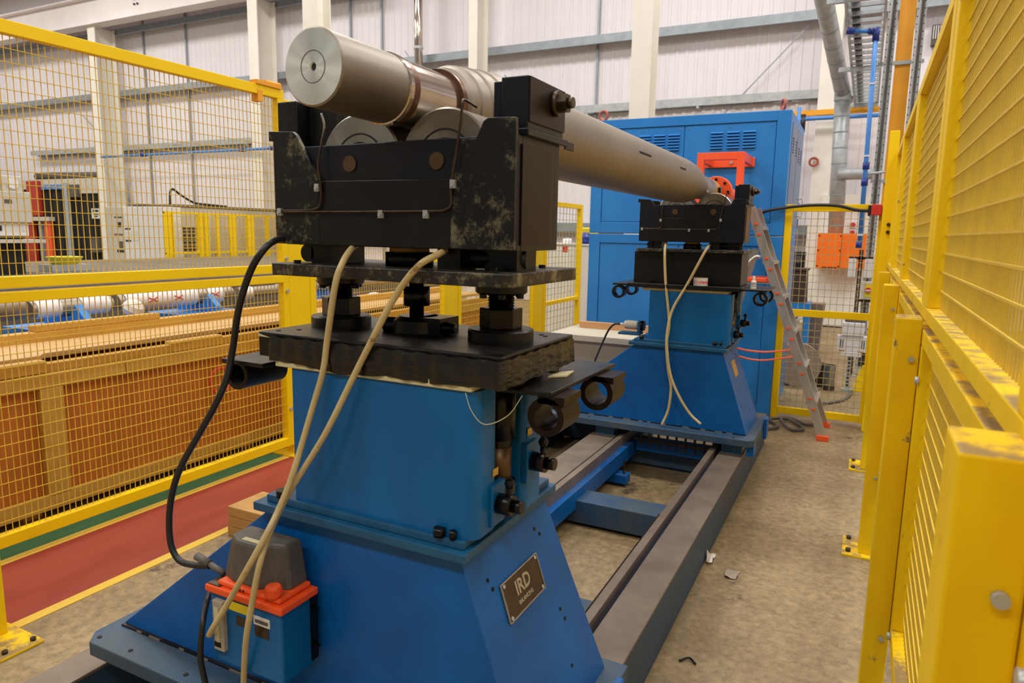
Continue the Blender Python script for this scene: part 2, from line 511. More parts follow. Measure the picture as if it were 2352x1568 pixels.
# shiny flue on the back wall
t = thing('flue_pipe', 'shiny vertical steel flue pipe on the back wall behind the roller', 'pipe', (-9.95, 14.55, 3.0))
MB().cyl((-9.95, 14.55, 3.0), (-9.95, 14.55, 9.9), 0.10, 24).build('pipe_run', 'journal_steel', t)
for z in (5.9, 7.1, 8.6):
    MB().ring((-9.95, 14.55, z), (0, 0, 1), 0.112, 0.10, 0.06, 24).build('joint_band', 'galvanised', t)

# cable trays along the wall
def tray(x0, x1, y, z, depth, name_label, cables=True):
    t = thing('cable_tray', name_label, 'cable tray', (x0, y, z))
    MB().box(x0, x1, y - depth, y - depth + 0.02, z, z + 0.16).build('side_rail', 'galvanised', t)
    MB().box(x0, x1, y - 0.02, y, z, z + 0.16).build('side_rail', 'galvanised', t)
    n = int((x1 - x0) / 0.35)
    r0 = MB().box(x0 + 0.1, x0 + 0.15, y - depth + 0.02, y - 0.02, z + 0.02, z + 0.05).build('rung', 'galvanised', t)
    for i in range(1, n):
        c = r0.copy(); COL.objects.link(c); c.parent = t; c.location = Vector(r0.location) + Vector((i * 0.35, 0, 0))
    bb = MB()
    for k in range(4 if cables else 1):
        bb.sweep(spline([(x0 + i * (x1 - x0) / 14, y - 0.06 - k * 0.05 + random.uniform(-.03, .03), z + 0.06 + random.uniform(0, .03)) for i in range(15)], 3), 0.025, 6)
    bb.build('cable', 'black_rubber', t)
    for i in range(int((x1 - x0) / 2.4)):
        xx = x0 + 0.9 + i * 2.4
        MB().bar((xx, 15.04, z - 0.025), (xx, y - depth, z - 0.025), 0.05, 0.04).build('bracket', 'galvanised', t)
tray(-26.5, -13.4, 15.03, 3.98, 0.26, 'galvanised cable tray with black cables on the wall behind the left mesh fence')
tray(-6.6, -0.3, 15.03, 4.22, 0.26, 'pale galvanised cable tray on the wall above the blue cabinet', False)
t = thing('air_pipe', 'thin blue air pipe along the wall behind the left mesh fence', 'pipe', (-22.4, 14.0, 3.72))
MB().cyl((-21.4, 14.0, 3.70), (-13.4, 14.0, 3.70), 0.035, 12).build('pipe_run', 'air_blue', t)
for x in (-19.4, -15.3, -14.2):
    MB().cyl((x - 0.1, 14.0, 3.70), (x + 0.1, 14.0, 3.70), 0.055, 12).build('coupling', 'fitting_blue', t)
t = thing('air_pipe', 'blue air pipe along the wall right of the blue cabinet with a thin drop', 'pipe', (-1.6, 14.2, 3.75))
MB().cyl((-1.9, 14.2, 3.76), (0.05, 14.2, 3.76), 0.035, 12).build('pipe_run', 'air_blue', t)
MB().cyl((-1.23, 14.2, 3.76), (-1.23, 14.2, 1.9), 0.022, 10).build('drop_pipe', 'air_blue', t)
MB().cyl((-1.23, 14.2, 3.84), (-1.23, 14.2, 3.52), 0.045, 10).build('valve', 'black_rubber', t)
for z in (2.25, 1.95, 1.62):
    MB().cyl((-1.23, 14.2, z), (-1.23, 14.2, z - 0.16), 0.05, 10).build('filter_bowl', 'fitting_blue', t)
tag(MB().box(-1.9, 0.02, 14.32, 14.4, 3.84, 3.93).build('wall_rail', 'crane_orange'), 'thin orange rail on the wall above the right blue air pipe', 'rail')

# ------------------------------------------------------------------ safety fences
def wires(b, axis, c, u0, u1, v0, v1, pu, pv, r, hs=1, hr=None):      # welded mesh in the plane axis = c; u horizontal, v vertical
    def bx(a0, a1, z0, z1, d):
        if axis == 'X':
            vs = [(c + d - r, a0, z0), (c + d + r, a0, z0), (c + d + r, a1, z0), (c + d - r, a1, z0), (c + d - r, a0, z1), (c + d + r, a0, z1), (c + d + r, a1, z1), (c + d - r, a1, z1)]
        else:
            vs = [(a0, c + d - r, z0), (a1, c + d - r, z0), (a1, c + d + r, z0), (a0, c + d + r, z0), (a0, c + d - r, z1), (a1, c + d - r, z1), (a1, c + d + r, z1), (a0, c + d + r, z1)]
        return vs
    side = [(0, 1, 5, 4), (1, 2, 6, 5), (2, 3, 7, 6), (3, 0, 4, 7)]
    ax = [(0, 3, 2, 1), (4, 5, 6, 7), (0, 1, 5, 4), (2, 3, 7, 6)] if axis == 'X' else [(0, 3, 2, 1), (4, 5, 6, 7), (0, 1, 5, 4), (2, 3, 7, 6)]
    n = int(round((u1 - u0) / pu))
    for i in range(1, n):
        u = u0 + (u1 - u0) * i / n
        b.quad(bx(u - r, u + r, v0, v1, 0), side)
    n = int(round((v1 - v0) / pv))
    for i in range(1, n):
        v = v0 + (v1 - v0) * i / n
        h = hr or r
        b.quad(bx(u0, u1, v - h, v + h, hs * (r + h)), [(0, 3, 2, 1), (4, 5, 6, 7), (0, 1, 5, 4), (1, 2, 6, 5), (2, 3, 7, 6), (3, 0, 4, 7)])
    return b
def panel(parent, x0, x1, y0, y1, z0, z1, t, tb, tt, m, wm, pu, pv, r, wx, hs=1, hr=None):      # framed mesh panel in an X plane
    f = MB()
    f.box(x0, x1, y0, y1, z0, z0 + tb).box(x0, x1, y0, y1, z1 - tt, z1)
    f.box(x0, x1, y0, y0 + t, z0 + tb, z1 - tt).box(x0, x1, y1 - t, y1, z0 + tb, z1 - tt)
    fr = f.build('panel_frame', m, parent, bevel=0.003)
    wires(MB(), 'X', wx, y0 + t, y1 - t, z0 + tb, z1 - tt, pu, pv, r, hs, hr).build('wire_mesh', wm, fr, kind='stuff')
    return fr
def fbolt(p, d, r=0.012, h=0.01, parent=None, m='galvanised'):
    return MB().cyl(p, Vector(p) + Vector(d) * h, r, 12).build('bolt', m, parent)

lf = thing('mesh_fence', 'long yellow wire mesh safety fence beside the red walkway on the left', 'fence', (-3.55, 3.6, 0))
spans = [(0.0, 1.60), (1.66, 3.585), (3.79, 5.62), (5.84, 7.62)]
spans = [(-1.2, 0.95), (1.0, 3.585), (3.79, 5.62), (5.84, 7.62)]
for y0, y1 in spans:
    panel(lf, -3.575, -3.525, y0, y1, 0.08, 1.288, 0.055, 0.06, 0.05, 'yellow_paint', 'yellow_wire', 0.030, 0.06, 0.0016, -3.548)
    panel(lf, -3.575, -3.525, y0, y1, 1.304, 2.505, 0.055, 0.055, 0.06, 'yellow_paint', 'yellow_wire', 0.030, 0.06, 0.0016, -3.548)
for y in (3.69, 5.73, 7.76):
    MB().box(-3.60, -3.53, y - 0.10, y + 0.10, 0.0, 2.45 if y < 7 else 2.05).build('post', 'yellow_paint', lf, bevel=0.004)
    MB().box(-3.68, -3.46, y - 0.16, y + 0.16, 0.0, 0.012).build('foot_plate', 'yellow_paint', lf)
    for z in (0.35, 1.18, 1.4, 2.2):
        fbolt((-3.525, y - 0.13, z), (1, 0, 0), 0.012, 0.012, lf)
MB().box(-3.575, -3.525, 0.96, 0.99, 0, 2.45).build('post', 'yellow_paint', lf)
b = MB()
b.box(-3.58, -3.52, 3.36, 3.40, 2.40, 2.47).box(-3.585, -3.515, 3.35, 3.56, 2.505, 2.53).cyl((-3.55, 3.45, 2.535), (-3.55, 3.58, 2.535), 0.014, 10)
b.build('latch', 'crane_orange', lf)
# narrow low end panel
fr = MB()
fr.box(-3.58, -3.52, 7.88, 9.12, 1.94, 2.0).box(-3.58, -3.52, 7.88, 7.94, 0.06, 1.94).box(-3.58, -3.52, 9.04, 9.12, 0.0, 1.94).box(-3.58, -3.52, 7.94, 9.04, 0.70, 0.75).box(-3.58, -3.52, 7.94, 9.04, 0.06, 0.11)
fr = fr.build('panel_frame', 'yellow_paint', lf, bevel=0.003)
wires(MB(), 'X', -3.55, 7.94, 9.04, 0.75, 1.94, 0.11, 0.08, 0.003).build('wire_mesh', 'grey_wire', fr, kind='stuff')
wires(MB(), 'X', -3.55, 7.94, 9.04, 0.11, 0.70, 0.11, 0.08, 0.003).build('wire_mesh', 'grey_wire', fr, kind='stuff')

# post in the near left corner
t = thing('fence_post', 'lone yellow fence post with a foot plate at the near left corner', 'post', (-2.93, 1.33, 0))
MB().box(-2.99, -2.885, 1.30, 1.37, 0.012, 2.5).build('upright', 'yellow_worn', t, bevel=0.004)
MB().box(-3.06, -2.715, 1.255, 1.41, 0.0, 0.012).build('foot_plate', 'yellow_worn', t, bevel=0.003)
for y in (1.285, 1.385):
    fbolt((-2.745, y, 0.012), (0, 0, 1), 0.01, 0.012, t, 'bolt_steel')

# right-hand fence
rf = thing('mesh_fence', 'tall yellow wire mesh fence close along the right edge', 'fence', (0.17, 3.0, 0))
PY = (0.80, 2.27, 3.85, 5.33, 6.46)
edges = [-0.75] + list(PY)
for a, c in zip(edges[:-1], edges[1:]):
    panel(rf, 0.160, 0.207, a + 0.015, c - 0.015, 0.43, 1.357, 0.085, 0.05, 0.045, 'yellow_worn', 'yellow_wire', 0.024, 0.0485, 0.0016, 0.190, -1, 0.0022)
    panel(rf, 0.160, 0.207, a + 0.015, c - 0.015, 1.383, 2.30, 0.085, 0.036, 0.05, 'yellow_worn', 'yellow_wire', 0.024, 0.0485, 0.0016, 0.190, -1, 0.0022)
for y in PY[:-1]:
    ps = MB().box(0.094, 0.159, y - 0.05, y + 0.06, 0.012, 1.405 if y < 1 else 1.385).build('post', 'yellow_worn', rf, bevel=0.004)
    fp = MB().box(0.022, 0.175, y - 0.09, y + 0.16, 0.0, 0.012).build('foot_plate', 'yellow_worn', rf, bevel=0.002)
    for dy in (-0.05, 0.12):
        fbolt((0.05, y + dy, 0.012), (0, 0, 1), 0.012, 0.016, fp, 'bolt_steel')
    for z in (0.42, 1.27):
        MB().cyl((0.14, y - 0.05, z), (0.14, y - 0.058, z), 0.008, 10).build('bolt', 'galvanised', ps)
    for z in (0.46, 1.22):
        MB().cyl((0.160, y - 0.10, z), (0.150, y - 0.10, z), 0.011, 10).build('bolt', 'galvanised', rf)
ps = MB().box(0.094, 0.165, 6.40, 6.50, 0.0, 2.45).build('end_post', 'yellow_paint', rf, bevel=0.004)
for z in (1.66, 1.72):
    MB().cyl((0.145, 6.40, z), (0.145, 6.385, z), 0.014, 10).build('bolt', 'bolt_steel', ps)

# gate at the far end of the aisle
gt = thing('mesh_gate', 'yellow framed wire mesh gate closing the aisle beside the blue cabinet', 'gate', (-0.27, 6.53, 0))
f = MB()
f.box(-0.646, -0.59, 6.50, 6.55, 0.0, 1.885).box(0.072, 0.125, 6.505, 6.55, 0.04, 1.885)
f.box(-0.59, 0.072, 6.505, 6.55, 1.825, 1.885).box(-0.59, 0.072, 6.505, 6.55, 0.925, 0.985).box(-0.59, 0.072, 6.505, 6.55, 0.045, 0.105)
f = f.build('gate_frame', 'yellow_paint', gt, bevel=0.003)
wires(MB(), 'Y', 6.525, -0.59, 0.072, 0.985, 1.825, 0.05, 0.06, 0.0022).build('wire_mesh', 'grey_wire', f, kind='stuff')
wires(MB(), 'Y', 6.525, -0.59, 0.072, 0.105, 0.925, 0.05, 0.06, 0.0022).build('wire_mesh', 'grey_wire', f, kind='stuff')
t = thing('interlock_switch', 'red interlock switch box at the top corner of the mesh gate', 'switch', (0.05, 6.46, 1.78))
MB().box(0.012, 0.09, 6.44, 6.50, 1.795, 1.882).build('housing', 'signal_red', t, bevel=0.006)
MB().box(-0.012, 0.012, 6.45, 6.50, 1.79, 1.875).build('entry_block', 'black_rubber', t, bevel=0.004)
tag(MB().sweep(spline([(-0.86, 6.46, 1.80), (-0.78, 6.45, 1.832), (-0.6, 6.46, 1.862), (-0.42, 6.47, 1.878), (-0.24, 6.47, 1.872), (-0.1, 6.47, 1.838), (-0.005, 6.47, 1.83)]), 0.014, 10).build('interlock_cable', 'black_rubber'),
    'thick black cable arching from the blue cabinet to the red interlock switch', 'cable')

# ------------------------------------------------------------------ machine bed
bed = thing('machine_bed', 'long blue machine bed with worn grey steel rails on the concrete floor', 'machine bed', (-1.3, 3.2, 0))
def rail(x0, x1, y0, y1, zt=0.245):
    b = MB().box(x0, x1, y0, y1, 0.0, zt - 0.012).build('rail_body', 'rail_side', bed)
    MB().box(x0 - 0.003, x1 + 0.003, y0, y1, zt - 0.012, zt).build('rail_top', 'rail_steel', b, bevel=0.003)
    return b
rail(-0.722, -0.583, 1.86, 5.6)
rail(-1.585, -1.415, 0.9, 4.98)
rail(-2.14, -2.02, 0.55, 4.98)
b = MB().box(-0.722, -0.583, 1.30, 1.86, 0.0, 0.236).build('rail_end', 'blue_paint', bed, bevel=0.004)
MB().cyl((-0.63, 1.74, 0.236), (-0.63, 1.74, 0.240), 0.012, 12).build('bolt_hole', 'dark_void', b)
for x0, x1, y0 in ((-0.783, -0.748, 1.5), (-1.385, -1.35, 1.5)):         # toothed rack strips beside the rails
    r = MB().box(x0, x1, y0, 5.0, 0.20, 0.262).build('rack_strip', 'rail_steel', bed)
    MB().box(x0 - 0.02, x1 + 0.04, y0, 5.0, 0.10, 0.20).build('rack_support', 'blue_paint', bed)
    teeth = MB()
    for i in range(150):
        yy = y0 + 0.05 + i * 0.011
        teeth.box(x0 - 0.006, x0, yy, yy + 0.005, 0.225, 0.264)
    teeth.build('rack_teeth', 'bolt_steel', r, kind='stuff')
for y0, y1, zt in ((2.29, 2.47, 0.15), (3.43, 3.61, 0.15), (4.60, 4.72, 0.19)):
    MB().box(-1.40, -0.73, y0, y1, 0.02, zt).build('cross_beam', 'dusty_blue', bed, bevel=0.006)
    MB().box(-2.03, -1.58, y0 + 0.35, y1 + 0.35, 0.02, zt).build('cross_beam', 'dusty_blue', bed, bevel=0.006)
b = MB().box(-1.40, -1.24, 4.13, 4.22, 0.02, 0.08).build('jack_foot', 'blue_paint', bed, bevel=0.005)
MB().cyl((-1.27, 4.17, 0.08), (-1.27, 4.17, 0.17), 0.008, 8).build('jack_screw', 'bolt_steel', b)
for i in range(9):
    MB().cyl((-1.25 + i * 0.06, 4.46, 0.19), (-1.25 + i * 0.06, 4.46, 0.29), 0.008, 8).build('chain_pin', 'bolt_steel', bed)
MB().box(-1.30, -0.75, 4.46, 4.475, 0.225, 0.24).build('chain_bar', 'bolt_steel', bed)
MB().box(-1.30, -0.75, 4.52, 4.55, 0.14, 0.20).build('cross_beam', 'blue_paint', bed)

# ------------------------------------------------------------------ bearing pedestals
def circ(c, r, y, a0, a1, n):
    return [(c[0] + r * math.cos(math.radians(a0 + (a1 - a0) * i / n)), y, c[1] + r * math.sin(math.radians(a0 + (a1 - a0) * i / n))) for i in range(n + 1)]

def pedestal(D, far, label):
    t = thing('bearing_pedestal', label, 'pedestal', (-1.27, 1.47 + D, 0.245), 'blue bearing pedestals')
    Y = lambda y: y + D
    # foot
    b = MB()
    b.prism([(-2.03, Y(1.20), .315), (-1.99, Y(1.155), .315), (-.545, Y(1.155), .315), (-.515, Y(1.185), .315), (-.515, Y(1.82), .315), (-2.03, Y(1.82), .315)], (0, 0, .045))
    bp = b.build('base_plate', 'dusty_blue', t, bevel=0.004)
    for x in (-1.985, -1.84, -1.6, -.64):
        MB().cyl((x, Y(1.185), .36), (x, Y(1.185), .362), 0.007, 12).build('bolt_hole', 'dark_void', bp)
    for x0, x1 in ((-2.0, -1.9), (-1.56, -1.43), (-.715, -.59)):
        MB().box(x0, x1, Y(1.22), Y(1.75), .245, .315).build('slide_shoe', 'ridge_paint', t)
    MB().box(-.56, -.515, Y(1.20), Y(1.29), .247, .315).build('rail_clamp', 'blue_paint', t, bevel=0.004)
    MB().box(-.514, -.49, Y(1.60), Y(1.70), .26, .40).build('rail_clamp', 'blue_paint', t, bevel=0.004)
    # tapered body
    b = MB()
    b.hexa([(-1.995, Y(1.268), .36), (-.573, Y(1.262), .36), (-.573, Y(1.78), .36), (-1.995, Y(1.78), .36)],
           [(-1.325, Y(1.255), .882), (-.748, Y(1.25), .882), (-.748, Y(1.70), .882), (-1.325, Y(1.70), .882)])
    body = b.build('body', 'blue_paint', t, bevel=0.003)
    MB().box(-1.985, -.58, Y(1.256), Y(1.268), .3605, .366).build('weld_seam', 'black_paint', body)
    for k in range(13):
        xx = -1.93 + k * .105 + random.uniform(-.03, .03)
        MB().box(xx, xx + random.uniform(.015, .05), Y(1.2545), Y(1.2575), .3605, .3665).build('bare_weld', 'platform_grey', body)
    fr = lambda u, w, o=0.0: Vector((-.748 + (.882 - w) * .3352 + o * .948, Y(u), w + o * .318))       # point on the sloped right face
    for u, w in ((1.33, .80), (1.34, .775), (1.60, .82), (1.62, .80), (1.62, .60), (1.63, .57), (1.35, .52), (1.36, .49), (1.60, .46)):
        MB().cyl(fr(u, w, 0), fr(u, w, .002), 0.005, 8).build('rivet', 'dark_oily', body)
    if far:
        pl = MB().prism([fr(1.40, .80), fr(1.52, .80), fr(1.52, .70), fr(1.40, .70)], fr(0, 0, .004) - fr(0, 0, 0)).build('name_plate', 'wood_block', t)
    else:
        c = [fr(1.332, .737), fr(1.468, .737), fr(1.468, .608), fr(1.332, .608)]
        c = [(-0.685, 1.385, 0.770), (-0.685, 1.550, 0.768), (-0.660, 1.566, 0.681), (-0.650, 1.368, 0.692)]
        ys = [p[1] for p in c]; zs = [p[2] for p in c]
        y0, y1, z0, z1 = min(ys), max(ys), min(zs), max(zs)
        c = [fr(y0, z1), fr(y1, z1), fr(y1, z0), fr(y0, z0)]
        nrm = fr(0, 0, 1) - fr(0, 0, 0)
        pl = MB().prism(c, nrm * .004).build('name_plate', 'plate_brown', t)
        rim = MB()
        for i in range(4):
            rim.bar(c[i] + nrm * .0045, c[(i + 1) % 4] + nrm * .0045, .004, .002, side=nrm)
        rim.build('plate_rim', 'plate_letters', pl)
        for k, (fy, fz) in enumerate(((.06, .08), (.94, .08), (.94, .92), (.06, .92))):
            p = fr(y0 + (y1 - y0) * fy, z1 + (z0 - z1) * fz, .004)
            MB().cyl(p, p + nrm * .003, .005, 10).build('rivet', 'galvanised', pl)
        yd = c[0] - c[3]
        text_mesh('IRD', (z1 - z0) * .56, .0006, 'lettering', 'plate_letters', pl, fr((y0 + y1) / 2, z1 + (z0 - z1) * .40, .0046), (0, 1, 0), yd, .022)
        text_mesh('BALANCING', (z1 - z0) * .155, .0006, 'lettering', 'plate_letters', pl, fr((y0 + y1) / 2, z1 + (z0 - z1) * .76, .0046), (0, 1, 0), yd)
    b = MB().box(-1.355, -.722, Y(1.225), Y(1.73), .882, .905)
    r1 = b.build('ridge_plate', 'ridge_paint', t, bevel=0.003)
    MB().box(-1.325, -.735, Y(1.243), Y(1.71), .905, .925).build('ridge_plate', 'ridge_paint', t, bevel=0.003)
    for x in (-1.275, -.80, -.765):
        r = .014 if x < -.79 else .008
        MB().cyl((x, Y(1.247), .925), (x, Y(1.247), .945), r, 14).build('bolt', 'dark_oily', r1)
    # upper box with the lifting column let into its right side
    ztop = 1.245 if far else 1.262
    def rounded(x0, x1, y0, y1, r, z0, z1):
        pts = []
        for cx, cy, a0 in ((x1 - r, y0 + r, -90), (x1 - r, y1 - r, 0)):
            pts += [(cx + r * math.cos(math.radians(a0 + 15 * i)), cy + r * math.sin(math.radians(a0 + 15 * i)), z0) for i in range(7)]
        pts += [(x0, y1, z0), (x0, y0, z0)]
        m = MB().prism(pts, (0, 0, z1 - z0))
        return m
    rounded(-1.235, -.712, Y(1.255), Y(1.362), .028, .925, ztop).build('upper_box', 'blue_box_paint', t)
    rounded(-1.235, -.698, Y(1.47), Y(1.575), .02, .925, ztop).build('upper_box', 'blue_box_paint', t)
    MB().box(-1.23, -.80, Y(1.362), Y(1.47), .925, ztop).build('box_core', 'ridge_paint', t)
    b = MB().cyl((-.742, Y(1.416), .925), (-.742, Y(1.416), 1.26), .030, 24).cyl((-.742, Y(1.416), 1.12), (-.742, Y(1.416), 1.26), .040, 24)
    colm = b.build('lifting_column', 'dark_oily', t)
    MB().cyl((-.742, Y(1.416), 1.0), (-.742, Y(1.416), 1.10), .0315, 24).build('column_sleeve', 'brown_steel', colm)
    MB().ring((-.742, Y(1.416), .985), (0, 0, 1), .042, .030, .03, 24).build('column_collar', 'dark_oily', colm)
    for (yy, zz) in ((1.35, .985), (1.50, 1.045)):          # locking handles
        x = -.712 if yy < 1.4 else -.698
        b = MB().box(x - .01, x + .008, Y(yy) - .032, Y(yy) + .032, zz - .05, zz + .05)
        b.build('lock_plate', 'blue_box_paint', t, bevel=.003)
        b = MB().cyl((x + .006, Y(yy), zz), (x + .045, Y(yy), zz), .024, 18).cyl((x + .045, Y(yy), zz), (x + .068, Y(yy), zz), .015, 14)
        h = b.build('lock_hub', 'dark_oily', t)
        b = MB().cyl((x + .035, Y(yy), zz), (x + .035, Y(yy), zz + .045), .006, 10)
        b.lathe((x + .035, Y(yy), zz + .04), (0, 0, 1), [(0, 0), (.003, .009), (.012, .013), (.021, .009), (.025, 0)], 14)
        b.build('lock_lever', 'dark_oily', h)
        lx = x + .001
        MB().box(lx, lx + .0015, Y(yy) - .02, Y(yy) + .004, zz + .068, zz + .085).build('amber_sticker', 'amber_label', t)
    if not far:
        b = MB().box(-1.285, -.722, Y(1.25), Y(1.62), 1.263, 1.282)
        b.build('cream_strip', 'masking_tape', t, bevel=.002)
        tb = MB().box(-1.347, -.655, Y(1.257), Y(1.655), 1.283, 1.345).build('table_plate', 'black_paint', t, bevel=.004)
        for x, y in ((-1.31, 1.29), (-1.28, 1.33), (-.72, 1.60), (-.70, 1.58), (-.95, 1.33), (-.86, 1.36), (-1.05, 1.35)):
            MB().cyl((x, Y(y), 1.345), (x, Y(y), 1.3465), .006, 10).build('bolt_hole', 'dark_void', tb)
        # wrinkled black plastic tape round the edge of the table
        b = MB()
        n = 60
        top, bot = [], []
        path = [(-1.30 + (.645) * i / 44, Y(1.250), 0) for i in range(45)] + [(-.649, Y(1.262) + .38 * i / 24, 0) for i in range(25)]
        for i, (x, y, _) in enumerate(path):
            w = .004 * math.sin(i * 2.3) + .0035 * math.sin(i * .9 + 1)
            sag = .010 * math.exp(-((i - 16) / 7.0) ** 2) + .004 * math.exp(-((i - 33) / 5.0) ** 2)
            nx, ny = (0, -1) if i < 45 else (1, 0)
            top.append((x + nx * .001, y + ny * .001, 1.337 + .002 * math.sin(i * 1.7)))
            bot.append((x + nx * (.003 + w * .5), y + ny * (.003 + w * .5), 1.276 - sag + .0012 * math.sin(i * 1.1) + .001 * math.sin(i * .37)))
        mid = [((a[0] + c[0]) / 2 + (0 if i >= 45 else 0), (a[1] + c[1]) / 2 - (.004 + .004 * math.sin(i * 1.9) if i < 45 else 0), (a[2] + c[2]) / 2) for i, (a, c) in enumerate(zip(top, bot))]
        k = len(top)
        b.quad(top + mid + bot, [(i, i + 1, k + i + 1, k + i) for i in range(k - 1)] + [(k + i, k + i + 1, 2 * k + i + 1, 2 * k + i) for i in range(k - 1)], True)
        tw = b.build('tape_wrap', 'oil_tape', tb)
        MB().prism([(-1.345, Y(1.2545), 1.340), (-1.305, Y(1.2545), 1.332), (-1.345, Y(1.2545), 1.333)], (0, .002, 0)).build('tape_edge', 'masking_tape', tb)
        # jack screws
        for jx, jy in ((-1.247, 1.455), (-.765, 1.462)):
            p = lambda z: (jx, Y(jy), z)
            j = MB().lathe(p(1.345), (0, 0, 1), [(0, .079), (.026, .079), (.03, .075), (.03, 0)], 48).build('jack_flange', 'black_paint', t)
            MB().cyl(p(1.375), p(1.424), .052, 6).build('hex_nut', 'dark_oily', j, bevel=.003)
            pr = []
            for i in range(9):
                pr += [(i * .006, .029), (i * .006 + .003, .033)]
            MB().lathe(p(1.42), (0, 0, 1), pr + [(.05, .028), (.07, .028)], 24).build('screw_thread', 'dark_oily', j)
            fl = MB().lathe(p(1.458), (0, 0, 1), [(0, 0), (0, .058), (.004, .062), (.026, .062)], 36).build('upper_flange', 'black_paint', t)
            for a in range(6):
                q = (jx + .05 * math.cos(a * 1.047), Y(jy) + .05 * math.sin(a * 1.047))
                MB().cyl(q + (1.448,), q + (1.458,), .009, 8).build('bolt', 'dark_oily', fl)
        b = MB().lathe((-1.02, Y(1.49), 1.345), (0, 0, 1), [(0, .07), (.03, .066), (.04, .05), (.04, 0)], 36)
        b.lathe((-1.10, Y(1.455), 1.36), (1, .12, 0), [(-.004, 0), (0, .02), (.07, .022), (.16, .018), (.2, .012), (.202, 0)], 20)
        b.box(-1.0, -.93, Y(1.45), Y(1.54), 1.345, 1.385)
        gear = b.build('worm_gear', 'dark_oily', t)
        b = MB().cyl((-1.02, Y(1.48), 1.38), (-1.02, Y(1.48), 1.485), .019, 16).cyl((-1.02, Y(1.48), 1.412), (-1.02, Y(1.48), 1.462), .034, 24)
        b.build('drive_coupling', 'dark_oily', gear)
        # side brackets with guide rings
        b = MB().prism([(-.705, Y(1.345), 1.247), (-.585, Y(1.362), 1.247), (-.578, Y(1.775), 1.247), (-.70, Y(1.775), 1.247)], (0, 0, .010))
        brk = b.build('side_bracket', 'black_paint', t, bevel=.002)
        for c in ((-.600, Y(1.365), 1.199), (-.578, Y(1.63), 1.203)):
            m = MB().ring(c, (0, 1, 0), .044, .030, .10, 36)
            m.box(c[0] - .02, c[0] + .044, c[1], c[1] + .10, c[2] + .03, 1.247)
            m.build('guide_ring', 'black_reflection_tint', brk)
        MB().prism([(-.655, Y(1.50), 1.258), (-.62, Y(1.53), 1.258), (-.628, Y(1.60), 1.258), (-.662, Y(1.55), 1.258)], (0, 0, .004)).build('tape_scrap', 'masking_tape', brk)
        MB().sweep(spline([(-.70, Y(1.43), 1.262), (-.685, Y(1.47), 1.266), (-.668, Y(1.52), 1.275), (-.66, Y(1.56), 1.265)]), .010, 8).build('tape_scrap', 'oil_tape', brk)
        b = MB().box(-1.475, -1.33, Y(1.25), Y(1.66), 1.252, 1.264)
        brk = b.build('side_bracket', 'black_paint', t, bevel=.002)
        m = MB().ring((-1.428, Y(1.255), 1.225), (0, 1, 0), .040, .028, .14, 36)
        m.build('guide_ring', 'black_paint', brk)
        MB().ring((-1.428, Y(1.53), 1.225), (0, 1, 0), .040, .028, .12, 36).build('guide_ring', 'black_paint', brk)
    else:
        MB().box(-1.29, -.74, Y(1.26), Y(1.60), 1.246, 1.262).build('cream_strip', 'masking_tape', t)
        tb = MB().box(-1.385, -.655, Y(1.232), Y(1.65), 1.265, 1.292).build('table_plate', 'black_paint', t, bevel=.004)
        MB().box(-1.35, -.66, Y(1.335), Y(1.62), 1.292, 1.497).build('spacer_box', 'black_paint', t, bevel=.004)
        MB().box(-1.33, -1.22, Y(1.30), Y(1.335), 1.292, 1.305).build('spacer_foot', 'black_paint', t)
        for sx in (-1, 1):
            cx = -1.0 + sx * .44 + (.0 if sx > 0 else .0)
            bk = MB().box(*sorted((cx - sx * .10, cx + sx * .05)), Y(1.25), Y(1.66), 1.272, 1.284).build('side_bracket', 'black_paint', t, bevel=.002)
            for yy in (1.265, 1.55):
                MB().ring((cx + (.01 if sx > 0 else -.015), Y(yy), 1.226), (0, 1, 0), .044, .030, .05, 30).build('guide_ring', 'black_paint', bk)
    # rocker plate
    z0, z1 = (1.487, 1.517) if not far else (1.497, 1.517)
    b = MB().prism([(-1.325, Y(1.29), z0), (-1.31, Y(1.275), z0), (-.66, Y(1.262), z0), (-.642, Y(1.275), z0), (-.642, Y(1.63), z0), (-1.325, Y(1.63), z0)], (0, 0, z1 - z0))
    rp = b.build('rocker_plate', 'black_edge_worn', t, bevel=.003)
    for x, y in ((-1.25, 1.30), (-.72, 1.34), (-.98, 1.58), (-.70, 1.55)):
        MB().cyl((x, Y(y), 1.517), (x, Y(y), 1.525), .009, 8).build('bolt', 'dark_oily', rp)
    # bearings between rocker plate and cradle
    b = MB().cyl((-1.245, Y(1.33), 1.542), (-1.245, Y(1.46), 1.542), .022, 20)
    b.box(-1.232, -1.17, Y(1.33), Y(1.46), 1.517, 1.568)
    b.build('rocker_bearing', 'black_paint', t)
    b = MB().cyl((-.985, Y(1.40), 1.517), (-.985, Y(1.40), 1.55), .058, 32)
    cb = b.build('centre_bearing', 'black_paint', t)
    MB().cyl((-.985, Y(1.40), 1.55), (-.985, Y(1.40), 1.562), .048, 32).build('bearing_ring', 'wood_block', cb)
    b = MB().cyl((-.84, Y(1.36), 1.543), (-.68, Y(1.42), 1.543), .024, 20).box(-.86, -.80, Y(1.33), Y(1.40), 1.517, 1.562).box(-.76, -.68, Y(1.37), Y(1.47), 1.517, 1.562)
    b.build('rocker_bearing', 'black_paint', t)
    # roller cradle
    zb = 1.562
    def plate(pts, y, th):
        return MB().prism([(x, Y(y), z) for x, z in pts], (0, th, 0))
    back_poly = [(-1.316, zb), (-.652, zb), (-.652, 1.833), (-.716, 1.833), (-.742, 1.794), (-1.214, 1.794), (-1.246, 1.83), (-1.316, 1.833)]
